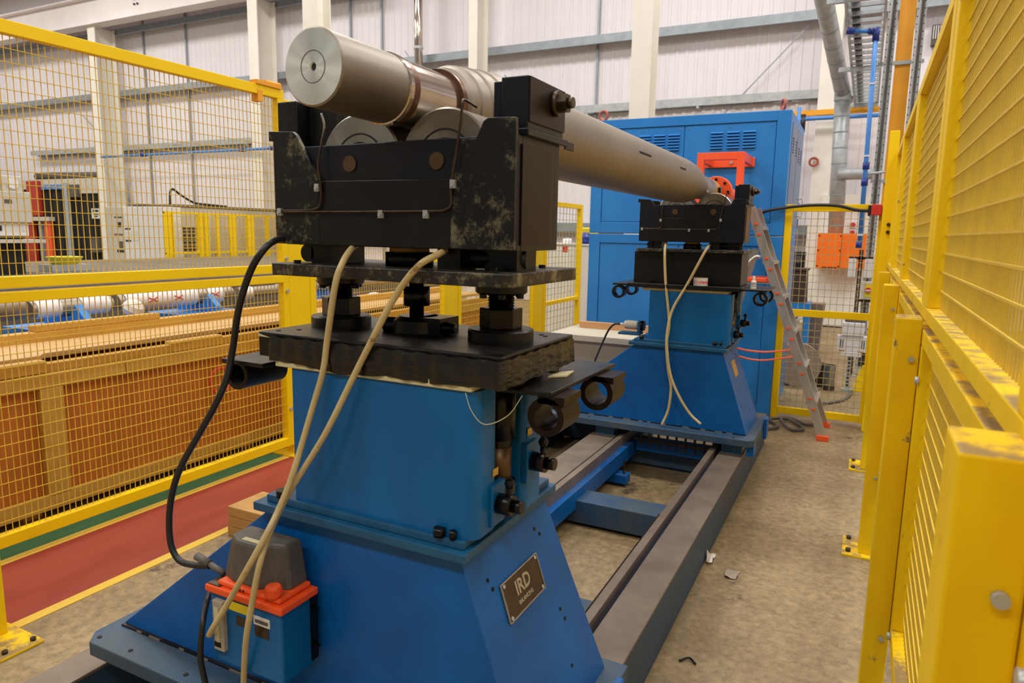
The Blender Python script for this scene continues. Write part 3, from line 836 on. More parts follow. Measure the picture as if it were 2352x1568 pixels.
    cr = plate([(-1.316, zb + .012), (-1.26, zb + .012), (-1.255, zb), (-.86, zb), (-.855, zb + .02), (-.74, zb + .02), (-.735, zb), (-.652, zb), (-.652, 1.80), (-1.214, 1.796), (-1.316, 1.80)], 1.31, .022).build('cradle_plate', 'black_blue', t, bevel=.002)
    plate(back_poly, 1.50, .025).build('cradle_plate', 'black_paint', t, bevel=.002)
    wing = [(-1.314, zb + .002), (-.652, zb + .002), (-.652, 1.832), (-.716, 1.834), (-.727, 1.828), (-.744, 1.794), (-.780, 1.793), (-.780, 1.740), (-.806, 1.712), (-1.174, 1.714), (-1.240, 1.822), (-1.252, 1.831), (-1.314, 1.833)]
    # the front cover is bent from three wings: left ear, lower band, right ear
    plate([(-1.316, zb + .002), (-1.174, zb + .002), (-1.174, 1.714), (-1.240, 1.822), (-1.252, 1.831), (-1.330, 1.835), (-1.330, 1.812), (-1.316, 1.812)], 1.298, .012).build('cover_ear', 'black_blue' if far else 'black_chipped', cr, bevel=.0015)
    plate([(-1.174, zb + .002), (-.806, zb + .002), (-.806, 1.712), (-1.174, 1.714)], 1.298, .012).build('cover_band', 'black_paint', cr, bevel=.0015)
    plate([(-.806, zb + .002), (-.652, zb + .002), (-.652, 1.832), (-.716, 1.834), (-.727, 1.828), (-.744, 1.794), (-.780, 1.793), (-.780, 1.740), (-.806, 1.712)], 1.298, .012).build('cover_ear', 'black_blue' if far else 'black_chipped', cr, bevel=.0015)
    for bx in (-1.088, -.848):
        MB().cyl((bx, Y(1.3105), 1.752), (bx, Y(1.306), 1.752), .0185, 32).build('axle_end', 'brown_steel', cr)
    MB().box(-1.316, -.652, Y(1.333), Y(1.50), zb, zb + .03).build('cradle_floor', 'black_paint', t)
    side = MB().box(-.676, -.652, Y(1.332), Y(1.50), zb + .03, 1.80).build('cradle_side', 'black_paint', t)
    MB().box(-.652, -.648, Y(1.325), Y(1.47), zb + .012, 1.782).build('side_cover', 'brown_steel' if far else 'black_reflection_tint', side)
    MB().box(-1.316, -1.294, Y(1.332), Y(1.50), zb + .03, 1.80).build('cradle_side', 'black_paint', t)
    # retaining towers
    b = MB().box(-.712, -.648, Y(1.345), Y(1.535), 1.815, 1.922)
    tw = b.build('retaining_block', 'black_blue', t, bevel=.003)
    MB().box(-.732, -.714, Y(1.35), Y(1.45), 1.80, 1.915).build('retaining_pad', 'black_blue', tw, bevel=.002)
    MB().box(-.648, -.644, Y(1.347), Y(1.533), 1.83, 1.92).build('block_cover', 'black_reflection_tint', tw)
    b = MB().cyl((-.646, Y(1.475), 1.885), (-.632, Y(1.475), 1.885), .028, 24).cyl((-.632, Y(1.475), 1.885), (-.612, Y(1.475), 1.885), .021, 6).cyl((-.612, Y(1.475), 1.885), (-.600, Y(1.475), 1.885), .012, 14)
    b.build('clamp_bolt', 'bolt_steel', tw)
    b = MB().box(-.690, -.640, Y(1.332), Y(1.545), 1.800, 1.815).box(-.650, -.646, Y(1.545), Y(1.60), 1.795, 1.815)
    b.build('block_flange', 'black_blue', tw, bevel=.002)
    if not far:
        b = MB().box(-1.40, -1.335, Y(1.40), Y(1.52), 1.80, 1.925).box(-1.33, -1.24, Y(1.44), Y(1.52), 1.80, 1.93)
        b.build('retaining_block', 'black_paint', t, bevel=.003)
    # rollers
    for n_, bx in enumerate((-1.088, -.852)):
        pr = [(0, .0), (0, .045), (.004, .046), (.004, .052), (0, .053), (0, .070), (.003, .0705), (.003, .0735), (0, .074), (0, .115), (.004, .119), (.144, .119), (.148, .115), (.148, .0)]
        ro = MB().lathe((bx, Y(1.345), 1.752), (0, 1, 0), pr, 64).build('support_roller', 'turned_steel', t)
        for ra, rb in ((.0505, .054), (.0700, .0742)):
            MB().lathe((bx, Y(1.345), 1.752), (0, 1, 0), [(.002, ra), (-.0006, ra), (-.0006, rb), (.002, rb)], 64).build('groove', 'dark_void', ro)
    # thin lubrication pipes along the front
    P = lambda px: [Vector(q) + Vector((0, D, 0)) for q in px]
    l1 = spline(P([(-1.310, 1.293, 1.645), (-1.215, 1.293, 1.645), (-1.176, 1.293, 1.650), (-1.164, 1.293, 1.666), (-1.163, 1.293, 1.704), (-1.170, 1.293, 1.749), (-1.164, 1.300, 1.799), (-1.163, 1.310, 1.840), (-1.189, 1.330, 1.873)]))
    MB().sweep(l1, .0028, 8).build('oil_pipe', 'bolt_steel', t)
    l2 = spline(P([(-1.310, 1.293, 1.641), (-1.082, 1.293, 1.642), (-0.853, 1.293, 1.644), (-0.817, 1.293, 1.647), (-0.802, 1.293, 1.659), (-0.802, 1.293, 1.699), (-0.791, 1.293, 1.757), (-0.774, 1.285, 1.826), (-0.770, 1.285, 1.864), (-0.773, 1.300, 1.872), (-0.762, 1.330, 1.862)]))
    MB().sweep(l2, .0028, 8).build('oil_pipe', 'bolt_steel', t)
    for c in ((-1.174, 1.297, 1.698), (-0.797, 1.297, 1.701), (-0.988, 1.297, 1.637), (-0.866, 1.297, 1.637), (-1.295, 1.297, 1.641)):
        c = Vector(c) + Vector((0, D, 0))
        MB().box(c.x - .006, c.x + .006, c.y - .008, c.y, c.z - .009, c.z + .009).cyl(c + Vector((0, -.008, -.002)), c + Vector((0, -.012, -.002)), .004, 8).build('pipe_clip', 'galvanised', t)
    return t
pedestal(0.0, False, 'near blue bearing pedestal with a black taped table and jack screws')
fp_ = pedestal(3.2, True, 'far blue bearing pedestal with a black spacer box by the blue cabinet')

for ch in fp_.children:
    if ch.name.split('.')[0] in ('cradle_plate', 'cradle_floor', 'cradle_side', 'retaining_block', 'support_roller', 'oil_pipe', 'pipe_clip', 'spacer_box', 'spacer_foot', 'rocker_plate', 'rocker_bearing', 'centre_bearing'):
        ch.location.x -= .024
# ------------------------------------------------------------------ the roll
RX, RZ = -.975, 1.908
rl = thing('steel_roll', 'long steel roll lying across both bearing pedestals', 'roll', (RX, 1.07, RZ))
def rlz(prof, name, m, par=rl, n=96):
    return MB().lathe((RX, 0, RZ), (0, 1, 0), prof, n).build(name, m, par)
rlz([(1.0705, .0705), (1.0735, .0738), (1.285, .0742)], 'shaft_end', 'roll_steel')
rlz([(1.075, 0), (1.075, .006), (1.0702, .0085), (1.0702, .0285), (1.0702, .0315), (1.0702, .0705)], 'end_face', 'roll_end_steel')
rlz([(1.0705, .0290), (1.0697, .0290), (1.0697, .0306), (1.0705, .0306)], 'turned_groove', 'platform_side')
MB().cyl((RX, 1.0745, RZ), (RX, 1.0735, RZ), .0062, 16).build('centre_hole', 'dark_void', rl)
rlz([(1.285, .0742), (1.287, .0772), (1.300, .0772), (1.302, .0735)], 'bright_band', 'journal_steel')
rlz([(1.302, .0735), (1.302, .0748), (1.325, .0748), (1.325, .0735)], 'brown_band', 'ring_brown')
rlz([(1.325, .0735), (1.495, .0735)], 'journal', 'journal_steel')
rlz([(1.495, .0735), (1.495, .084), (1.512, .085), (1.514, .084)], 'brown_band', 'ring_brown')
rlz([(1.514, .084), (1.520, .092), (1.548, .100), (1.552, .104), (1.560, .1045), (1.562, .102), (1.60, .107), (1.603, .111), (1.611, .1115), (1.613, .1085), (1.66, .114), (1.663, .118), (1.671, .1185), (1.673, .116), (1.72, .1205)], 'stepped_neck', 'roll_steel')
rlz([(1.72, .1205), (1.73, .1225), (3.93, .1225), (4.00, .1212), (4.08, .1175), (4.16, .111), (4.23, .103), (4.28, .094), (4.285, .088), (4.34, .087), (4.342, .083), (4.40, .083)], 'roll_body', 'roll_steel')
rlz([(4.40, .083), (4.40, .0735), (4.52, .0735), (4.72, .0735), (4.722, .062), (4.74, .062), (4.74, .0)], 'journal', 'roller_steel')
for y0, y1, ang in ((2.83, 3.0, 12), (3.53, 3.65, 12)):
    a = math.radians(ang)
    c = Vector((RX + .1226 * math.cos(a), 0, RZ + .1226 * math.sin(a)))
    MB().box(c.x - .006, c.x + .0006, y0, y1, c.z - .006, c.z + .006).build('slot', 'dark_void', rl)

# drive shaft between roll and cabinet
t = thing('drive_shaft', 'gold universal joint and orange flange driving the far end of the steel roll', 'drive shaft', (RX, 5.0, RZ))
MB().lathe((RX, 0, RZ), (0, 1, 0), [(4.745, 0), (4.745, .05), (4.78, .066), (4.84, .072), (4.90, .068), (4.98, .052), (5.06, .05), (5.08, 0)], 32).build('joint_yoke', 'gold_joint', t)
MB().box(RX - .03, RX + .078, 4.81, 4.87, RZ - .012, RZ + .012).cyl((RX + .066, 4.84, RZ), (RX + .082, 4.84, RZ), .02, 16).build('joint_cross', 'dark_oily', t)
fl = MB().lathe((RX, 0, RZ), (0, 1, 0), [(5.08, 0), (5.08, .105), (5.085, .11), (5.14, .11), (5.14, .06), (6.36, .06), (6.36, 0)], 40).build('flange', 'orange_plastic', t)
for k in range(8):
    a = k * math.pi / 4
    MB().cyl((RX + .085 * math.cos(a), 5.08, RZ + .085 * math.sin(a)), (RX + .085 * math.cos(a), 5.068, RZ + .085 * math.sin(a)), .010, 8).build('bolt', 'dark_oily', fl)

tag(MB().sweep(spline([(-.735, 1.2465, 1.262), (-.715, 1.24, 1.225), (-.685, 1.245, 1.2), (-.66, 1.30, 1.21), (-.648, 1.345, 1.246)]), .0009, 6).build('loose_string', 'masking_tape'), 'thin loose string sagging under the right corner of the near black table', 'string')

# ------------------------------------------------------------------ hydraulic pump and its hoses
pu = thing('hydraulic_pump', 'small blue hydraulic pump with orange lid and dark grey plastic hood', 'pump', (-1.29, 1.18, 0.5))
MB().box(-1.410, -1.168, 1.126, 1.236, .505, .695).build('tank', 'blue_box_paint', pu, bevel=.006)
b = MB().box(-1.418, -1.158, 1.117, 1.244, .693, .712)
lid = b.build('lid', 'orange_plastic', pu, bevel=.004)
MB().box(-1.412, -1.37, 1.123, 1.20, .712, .715).build('lid_tray', 'plate_brown', lid)
MB().box(-1.385, -1.175, 1.128, 1.238, .712, .726).build('lid_step', 'orange_plastic', lid, bevel=.006)
lo = [(-1.395, 1.158), (-1.395, 1.240), (-1.185, 1.240), (-1.185, 1.172), (-1.225, 1.164), (-1.255, 1.140), (-1.345, 1.140)]
hi = [(-1.375, 1.172), (-1.375, 1.236), (-1.200, 1.236), (-1.200, 1.182), (-1.236, 1.172), (-1.262, 1.150), (-1.335, 1.150)]
b = MB().hexa([(x, y, .722) for x, y in lo], [(x, y, .835) for x, y in hi])
hood = b.build('hood', 'grey_plastic', pu, bevel=.009)
MB().box(-1.325, -1.27, 1.158, 1.172, .835, .8365).build('worn_label', 'masking_tape', hood)
b = MB().lathe((-1.200, 1.136, .726), (0, 0, 1), [(0, .0155), (.005, .0155), (.005, .019), (.024, .019), (.028, .017), (.028, 0)], 24)
cap = b.build('filler_cap', 'orange_plastic', pu)
grip = MB()
for k in range(18):
    a = k * math.pi / 9
    grip.cyl((-1.200 + .019 * math.cos(a), 1.136 + .019 * math.sin(a), .732), (-1.200 + .019 * math.cos(a), 1.136 + .019 * math.sin(a), .749), .0016, 6)
grip.build('cap_grip', 'orange_plastic', cap, kind='stuff')
for x in (-1.315, -1.304, -1.293):
    MB().cyl((x, 1.1285, .719), (x, 1.1265, .719), .003, 8).build('vent_hole', 'dark_void', lid)
sg = MB().box(-1.388, -1.352, 1.112, 1.127, .545, .680).build('sight_gauge', 'bench_grey', pu, bevel=.003)
MB().box(-1.380, -1.366, 1.1105, 1.1125, .570, .662).build('gauge_tube', 'masking_tape', sg)
MB().box(-1.384, -1.362, 1.1108, 1.1122, .556, .570).build('gauge_foot', 'dark_oily', sg)
for k, (x0, x1, z0, z1, m, nm) in enumerate(((-1.342, -1.270, .660, .684, 'yellow_label', 'yellow_label'), (-1.258, -1.205, .645, .668, 'white_label', 'white_label'), (-1.256, -1.210, .615, .643, 'plate_brown', 'brown_label'), (-1.318, -1.280, .625, .650, 'plate_brown', 'brown_label'))):
    MB().box(x0, x1, 1.1245, 1.1262, z0, z1).build(nm, m, pu)
MB().box(-1.253, -1.210, 1.1238, 1.1248, .651, .660).build('label_print', 'platform_side', pu)
MB().box(-1.168, -1.163, 1.222, 1.244, .52, .695).build('mount_bracket', 'dark_oily', pu)
for z in (.56, .66):
    MB().cyl((-1.163, 1.232, z), (-1.150, 1.232, z), .006, 8).build('mount_bolt', 'dark_oily', pu)
b = MB().cyl((-1.455, 1.165, .735), (-1.40, 1.165, .722), .008, 14).cyl((-1.50, 1.163, .748), (-1.455, 1.165, .735), .0105, 14)
b.build('cable_gland', 'grey_hose', pu)

def hose(name, pts, r, m, label, cat, n=12, **kw):
    o = MB().sweep(spline(pts, 10), r, n).build(name, m)
    return tag(o, label, cat)
hose('power_cable', [(-1.318, 1.36, 1.574), (-1.281, 1.260, 1.572), (-1.287, 1.220, 1.543), (-1.319, 1.210, 1.490), (-1.359, 1.210, 1.404), (-1.414, 1.235, 1.298), (-1.425, 1.220, 1.220), (-1.447, 1.200, 1.153), (-1.498, 1.190, 1.074), (-1.571, 1.180, 0.964), (-1.602, 1.170, 0.865), (-1.604, 1.165, 0.767), (-1.572, 1.163, 0.720), (-1.513, 1.163, 0.719), (-1.451, 1.163, 0.732)], .0085, 'black_rubber', 'black power cable looping from the near cradle down to the hydraulic pump', 'cable')
hose('hydraulic_hose', [(-1.110, 1.360, 1.567), (-1.075, 1.290, 1.554), (-1.066, 1.250, 1.524), (-1.078, 1.238, 1.474), (-1.105, 1.238, 1.346), (-1.118, 1.236, 1.272), (-1.141, 1.225, 1.187), (-1.175, 1.185, 1.021), (-1.193, 1.155, 0.941), (-1.196, 1.115, 0.890), (-1.245, 1.090, 0.791), (-1.315, 1.095, 0.692), (-1.366, 1.095, 0.620), (-1.389, 1.100, 0.589)], .0075, 'cream_hose', 'left one of two cream hoses hanging from the near cradle', 'hose')
hose('hydraulic_hose', [(-0.850, 1.360, 1.563), (-0.830, 1.290, 1.552), (-0.858, 1.250, 1.525), (-0.913, 1.238, 1.454), (-0.985, 1.236, 1.337), (-1.024, 1.232, 1.268), (-1.096, 1.210, 1.123), (-1.197, 1.195, 0.970), (-1.211, 1.150, 0.895), (-1.206, 1.105, 0.827), (-1.229, 1.095, 0.716), (-1.259, 1.100, 0.614), (-1.297, 1.120, 0.476), (-1.313, 1.130, 0.377)], .0075, 'cream_hose', 'right one of two cream hoses hanging from the near cradle', 'hose')
hose('pump_cable', [(-1.478, 1.180, 0.640), (-1.443, 1.140, 0.641), (-1.413, 1.100, 0.604), (-1.425, 1.100, 0.516), (-1.425, 1.110, 0.440), (-1.421, 1.120, 0.370)], .0075, 'black_rubber', 'short black cable hanging below the left side of the hydraulic pump', 'cable')
hose('hydraulic_hose', [(-1.168, 4.550, 1.567), (-1.152, 4.460, 1.493), (-1.131, 4.440, 1.299), (-1.096, 4.445, 1.047), (-1.100, 4.420, 0.907), (-1.079, 4.420, 0.737), (-1.056, 4.420, 0.624), (-1.063, 4.410, 0.479), (-1.096, 4.390, 0.374)], .0085, 'cream_hose', 'cream hose hanging straight down the front of the far pedestal', 'hose')
hose('hydraulic_hose', [(-0.885, 4.550, 1.554), (-0.901, 4.460, 1.500), (-0.989, 4.440, 1.306), (-1.073, 4.425, 1.135), (-1.095, 4.405, 0.995), (-1.090, 4.398, 0.882), (-1.058, 4.395, 0.715), (-0.993, 4.390, 0.579), (-0.917, 4.390, 0.474), (-0.843, 4.380, 0.418)], .0085, 'cream_hose', 'cream hose crossing in front of the far pedestal towards the right rail', 'hose')

# ------------------------------------------------------------------ blue drive cabinet
cb = thing('drive_cabinet', 'large two storey blue steel cabinet with louvres at the far end of the machine', 'cabinet', (-1.54, 7.1, 0))
for z0, z1, nm in ((0.0, 1.607, 'lower_housing'), (1.617, 2.67, 'upper_housing')):
    h = MB().box(-2.43, -.652, 6.50, 7.75, z0, z1).build(nm, 'cabinet_blue', cb, bevel=.006)
    f = MB()
    zl = z0 + .105
    f.box(-2.43, -2.32, 6.48, 6.50, z0, z1).box(-.765, -.652, 6.48, 6.50, z0, z1).box(-2.32, -.765, 6.48, 6.50, z1 - .085, z1).box(-2.32, -.765, 6.48, 6.50, z0, zl)
    f.build('front_frame', 'cabinet_blue', h, bevel=.004)
    mx = -1.55
    for x0, x1 in ((-2.315, mx - .004), (mx + .004, -.77)):
        p = MB().box(x0, x1, 6.488, 6.499, zl + .005, z1 - .09).build('front_panel', 'cabinet_blue', cb, bevel=.002)
        for xx in (x0 + .03, (x0 + x1) / 2, x1 - .03):
            for zz in (zl + .03, z1 - .115):
                MB().cyl((xx, 6.488, zz), (xx, 6.485, zz), .008, 8).build('screw', 'cabinet_side', p)
    MB().box(-.652, -.648, 6.62, 7.10, z0 + .1, z1 - .08).build('side_door', 'cabinet_side', cb, bevel=.002)
    MB().box(-.652, -.648, 7.13, 7.62, z0 + .1, z1 - .08).build('side_door', 'cabinet_side', cb, bevel=.002)
slat = None
for gx in (-1.318, -1.175, -1.040, -1.965, -1.832, -1.70):
    for k in range(6):
        z = 2.515 - k * .0262
        if slat is None:
            slat = MB().hexa([(gx, 6.486, z), (gx + .108, 6.486, z), (gx + .108, 6.488, z), (gx, 6.488, z)], [(gx, 6.474, z - .013), (gx + .108, 6.474, z - .013), (gx + .108, 6.488, z - .016), (gx, 6.488, z - .016)]).build('louvre_slat', 'cabinet_blue', cb)
            s0 = (gx, z)
        else:
            c = slat.copy(); COL.objects.link(c); c.parent = cb; c.location = Vector(slat.location) + Vector((gx - s0[0], 0, z - s0[1]))
        MB().box(gx + .004, gx + .104, 6.4868, 6.4878, z - .022, z - .016).build('louvre_gap', 'dark_void', cb)
for gy in (6.70, 6.98, 7.25, 7.48):
    for k in range(6):
        z = 2.46 - k * .024 - (.03 if gy > 7.2 else 0)
        MB().box(-.648, -.646, gy, gy + .09, z, z + .010).build('vent_slot', 'dark_void', cb)
for x in (-2.376, -.741):
    e = MB().torus((x, 6.62, 2.735), (.25, 1, 0) if x < -2 else (1, .55, 0), .044, .0125).build('lifting_eye', 'eye_red', cb)
    MB().cyl((x, 6.62, 2.67), (x, 6.62, 2.692), .02, 12).build('eye_boss', 'orange_paint', e)
MB().sweep(spline([(-.645, 7.56, 1.98), (-.60, 7.56, 1.98), (-.60, 7.56, 1.82), (-.645, 7.56, 1.82)], 4), .009, 8).build('door_handle', 'machine_white', cb)
# orange coupling guard bolted to the cabinet
b = MB()
b.box(-1.318, -1.262, 6.0, 6.05, 1.55, 2.285).box(-.995, -.940, 6.0, 6.05, 1.55, 2.285).box(-1.262, -.995, 6.0, 6.05, 2.225, 2.285)
gd = b.build('coupling_guard', 'orange_paint', cb, bevel=.003)
MB().box(-1.355, -.925, 6.462, 6.48, 2.205, 2.285).build('guard_plate', 'orange_paint', gd, bevel=.003)
for x in (-1.318, -.98):
    MB().box(x, x + .04, 6.05, 6.462, 2.215, 2.285).build('guard_arm', 'orange_paint', gd, bevel=.003)
MB().cyl((-1.12, 6.462, 2.245), (-1.12, 6.452, 2.245), .014, 10).build('bolt', 'galvanised', gd)

# ------------------------------------------------------------------ step ladder with straps
ld = thing('step_ladder', 'aluminium step ladder with orange feet leaning by the blue cabinet', 'ladder', (-.6, 6.16, 0))
Bs = [Vector((-.182, 5.925, .02)), Vector((-.190, 6.385, .02))]
Ts = [Vector((-.860, 5.985, 1.84)), Vector((-.860, 6.335, 1.84))]
for a, c in zip(Bs, Ts):
    d = (c - a).normalized()
    m = MB().bar(a, c, .066, .008, side=Vector((0, 0, 1)).cross(Vector((0, 1, 0))))
    nrm = Vector((d.z, 0, -d.x))
    inn = Vector((0, .012 if a.y < 6.1 else -.012, 0))
    for s in (-.03, .03):
        m.bar(a + nrm * s + inn, c + nrm * s + inn, .006, .026, side=nrm)
    st = m.build('stile', 'aluminium', ld)
    MB().box(a.x - .045, a.x + .045, a.y - .02, a.y + .02, 0.0, .045).build('rubber_foot', 'orange_plastic', ld, bevel=.005)
for k in range(1, 7):
    f_ = k / 6.6
    p, q = Bs[0].lerp(Ts[0], f_), Bs[1].lerp(Ts[1], f_)
    MB().box(p.x - .045, p.x + .045, p.y, q.y, p.z - .012, p.z + .012).build('step', 'aluminium', ld)
    for yy in (p.y - .012, q.y + .001):
        for dz in (-.05, .035):
            x = p.x - dz * .37
            MB().box(x - .014, x + .014, yy, yy + .012, p.z + dz - .008, p.z + dz + .008).build('orange_plug', 'orange_plastic', ld)
for y in (6.02, 6.33):
    MB().bar((-.84, y, 1.50), (-1.20, y, .02), .055, .022, side=(1, 0, .2)).build('back_leg', 'aluminium', ld)
    MB().box(-1.235, -1.165, y - .02, y + .02, 0.0, .035).build('rubber_foot', 'orange_plastic', ld)
MB().sweep(spline([(-.76, 6.0, 1.44), (-.80, 6.0, 1.44), (-.86, 6.0, 1.37), (-.90, 6.0, 1.22)], 6), .016, 8).build('guard_rail', 'aluminium', ld)
tr = MB().box(-.86, -.66, 5.99, 6.30, 1.225, 1.235).build('tool_tray', 'aluminium', ld)
MB().box(-.86, -.69, 6.0, 6.29, 1.237, 1.275).build('tray_insert', 'orange_paint', tr, bevel=.01)
hose('tie_strap', [(-0.707, 4.720, 0.875), (-0.666, 5.000, 0.821), (-0.605, 5.350, 0.767), (-0.534, 5.700, 0.729), (-0.474, 5.930, 0.712)], .0065, 'orange_strap', 'upper orange tie strap from the far pedestal to the step ladder', 'strap', 8)
hose('tie_strap', [(-0.690, 4.720, 0.821), (-0.648, 5.000, 0.761), (-0.601, 5.350, 0.705), (-0.529, 5.700, 0.671), (-0.454, 5.930, 0.657)], .0065, 'orange_strap', 'lower orange tie strap from the far pedestal to the step ladder', 'strap', 8)

# coiled hose by the ladder
pts = [(-.76, 6.30, .03), (-.70, 6.36, .025), (-.62, 6.28, .02), (-.54, 6.14, .02), (-.60, 6.02, .02), (-.66, 6.12, .02), (-.62, 6.30, .03), (-.50, 6.40, .03), (-.40, 6.30, .02), (-.34, 6.16, .02), (-.42, 6.08, .02), (-.50, 6.20, .03), (-.54, 6.36, .035), (-.50, 6.47, .02), (-.42, 6.42, .02), (-.34, 6.32, .02), (-.27, 6.36, .02), (-.24, 6.46, .02)]
hose('floor_hose', pts, .014, 'grey_hose', 'grey hose lying in loose coils on the floor by the ladder foot', 'hose', 8)
hose('floor_hose', [(-.34, 7.3, .015), (-.25, 7.25, .015), (-.17, 7.35, .015), (-.08, 7.52, .015), (-.02, 7.8, .015), (.0, 8.0, .015)], .014, 'grey_hose', 'grey hose curving over the floor behind the mesh gate', 'hose', 8)

# ------------------------------------------------------------------ small things on and by the machine
tc = Vector((-.918, 4.482, 1.2925))
tp = thing('tape_roll', 'roll of white packing tape with red letters on the far pedestal table', 'tape roll', tc)
MB().ring(tc, (0, 0, 1), .044, .038, .048, 36).build('wound_tape', 'white_label', tp)
MB().ring(tc + Vector((0, 0, .0005)), (0, 0, 1), .038, .0355, .047, 36).build('core', 'cardboard', tp)
for k, chh in enumerate('FRAGILE'):                    # printed upside down round the roll
    a = math.radians(-90 + 22 + 60 - k * 21.0)
    d = Vector((math.cos(a), math.sin(a), 0))
    text_mesh(chh, .026, .0003, 'lettering', 'red_print', tp, tc + d * .0443 + Vector((0, 0, .021)), Vector((math.sin(a), -math.cos(a), 0)), (0, 0, -1))
bt = thing('glue_bottle', 'small white plastic bottle on the right side bracket of the far pedestal', 'bottle', (-.60, 4.50, 1.284))
bc = Vector((-.60, 4.50, 1.284))
MB().lathe(bc, (0, 0, 1), [(0, 0), (0, .0155), (.003, .017), (.046, .017), (.054, .009), (.054, 0)], 24).build('body', 'white_label', bt)
MB().lathe(bc + Vector((0, 0, .054)), (0, 0, 1), [(0, .0088), (.002, .0095), (.022, .008), (.026, .006), (.026, 0)], 16).build('cap', 'machine_white', bt)
for z in (.018, .028, .036):
    MB().ring(bc + Vector((0, 0, z)), (0, 0, 1), .0173, .0165, .0025, 24).build('label_line', 'dark_print', bt)

sn = thing('speed_sensor', 'small grey sensor motor on a bracket at the left of the far pedestal', 'sensor', (-1.40, 4.6, .93))
b = MB().box(-1.475, -1.325, 4.56, 4.66, .925, .940)
b.box(-1.345, -1.325, 4.57, 4.65, .94, 1.02)
b.build('bracket', 'ridge_paint', sn, bevel=.002)
MB().lathe((-1.345, 4.61, .99), (-1, 0, 0), [(0, 0), (0, .026), (.015, .030), (.085, .030), (.10, .024), (.10, 0)], 24).build('motor', 'cab_grey', sn)
MB().cyl((-1.345, 4.61, .99), (-1.305, 4.61, .99), .034, 20).build('motor_flange', 'dark_oily', sn)
MB().cyl((-1.445, 4.61, .99), (-1.475, 4.61, .99), .009, 12).build('cable_gland', 'white_label', sn)
MB().sweep(spline([(-1.475, 4.61, .99), (-1.52, 4.61, .985), (-1.56, 4.61, .94), (-1.60, 4.61, .85), (-1.64, 4.60, .74), (-1.68, 4.58, .60)], 8), .007, 8).build('cable', 'black_rubber', sn)

bn = thing('work_bench', 'pale grey block bench behind the left side of the far pedestal', 'bench', (-1.83, 5.4, 0))
MB().box(-2.155, -1.47, 5.06, 5.75, 0.0, .775).build('bench_body', 'bench_grey', bn, bevel=.005)
MB().box(-2.19, -1.46, 5.03, 5.78, .775, .823).build('bench_top', 'bench_top', bn, bevel=.004)
tag(MB().box(-2.10, -1.50, 5.44, 5.48, .823, .878).build('timber_plank', 'wood_plank', bevel=.002), 'brown timber plank lying along the pale grey bench', 'plank')

wb = thing('wood_block', 'square wooden block on the floor left of the near pedestal', 'block', (-2.7, 2.5, 0))
z = 0
for k in range(3):
    MB().box(-2.87 + .004 * k, -2.55, 2.42, 2.66, z, z + .054).build('timber', 'wood_block', wb, bevel=.004)
    z += .056
tag(MB().box(-2.70, -2.655, 2.47, 2.55, z - .001, z + .006).build('paper_scrap', 'scrap_white', bevel=.001), 'small white scrap on the wooden block', 'scrap')
tag(MB().box(-1.30, -1.27, 4.29, 4.33, 0.0, .035).build('paper_scrap', 'scrap_white', bevel=.004), 'white plastic scrap on the floor between the machine rails', 'scrap')
sheet = MB()
gv = [(-.575 + .016 * i + random.uniform(-.005, .005), 3.32 + .028 * j + random.uniform(-.006, .006), .004 + (.05 - .016 * i) * (j == 1) + random.uniform(0, .012)) for j in range(5) for i in range(3)]
sheet.quad(gv, [(j * 3 + i, j * 3 + i + 1, j * 3 + i + 4, j * 3 + i + 3) for j in range(4) for i in range(2)])
tag(sheet.build('paper_scrap', 'paper_wrap'), 'crumpled pink scrap on the floor against the right rail', 'scrap')
sheet = MB()
gv = [(-.47 + .02 * i + random.uniform(-.006, .006), 3.22 + .022 * j + random.uniform(-.006, .006), .002 + random.uniform(0, .016)) for j in range(5) for i in range(4)]
sheet.quad(gv, [(j * 4 + i, j * 4 + i + 1, j * 4 + i + 5, j * 4 + i + 4) for j in range(4) for i in range(3)])
tag(sheet.build('plastic_scrap', 'bench_grey'), 'clear grey scrap of plastic on the concrete aisle', 'scrap')
tag(MB().sweep(spline([(-.50, 2.46, .005), (-.47, 2.49, .009), (-.44, 2.47, .005)]), .004, 6).build('debris', 'dark_oily'), 'small dark sliver on the concrete beside the right rail', 'scrap')
tag(MB().hexa([(.02, 2.02, 0), (.10, 1.98, 0), (.11, 2.02, 0), (.05, 2.06, 0)], [(.03, 2.02, .01), (.09, 1.99, .014), (.10, 2.01, .012), (.05, 2.04, .01)]).build('debris', 'grey_hose'), 'grey splinter on the floor at the foot of the right fence', 'scrap')

# ------------------------------------------------------------------ timber crate behind the left fence
ct = thing('timber_crate', 'long plywood and timber crate behind the left mesh fence', 'crate', (-4.3, 3.0, 0))
YA, YB = .2, 7.3
for i in range(6):
    y0 = YA + i * (YB - YA) / 6
    MB().box(-3.94, -3.925, y0 + .002, y0 + (YB - YA) / 6 - .002, .13, .74).build('ply_panel', 'wood_ply', ct)
for y in (.35, 2.17, 4.0, 5.8, 7.2):
    MB().box(-3.925, -3.885, y - .062, y + .062, .12, .725).build('timber_post', 'wood_timber', ct, bevel=.004)
MB().box(-3.925, -3.885, YA, YB, .045, .13).build('bottom_timber', 'wood_timber', ct, bevel=.004)
for i, (ya, yb) in enumerate(((YA, 2.6), (2.605, 4.9), (4.905, YB))):
    MB().box(-3.925, -3.885, ya, yb, .725, .80).build('top_timber', 'wood_timber', ct, bevel=.004)
b = MB()
for ya, yb in ((YA, 2.18), (2.95, 3.35)):
    b.box(-4.0, -3.925, ya, yb, .80, .87)
b.box(-4.0, -3.94, YA, YB, .78, .85)
b.build('packing_timber', 'wood_timber', ct, bevel=.006)
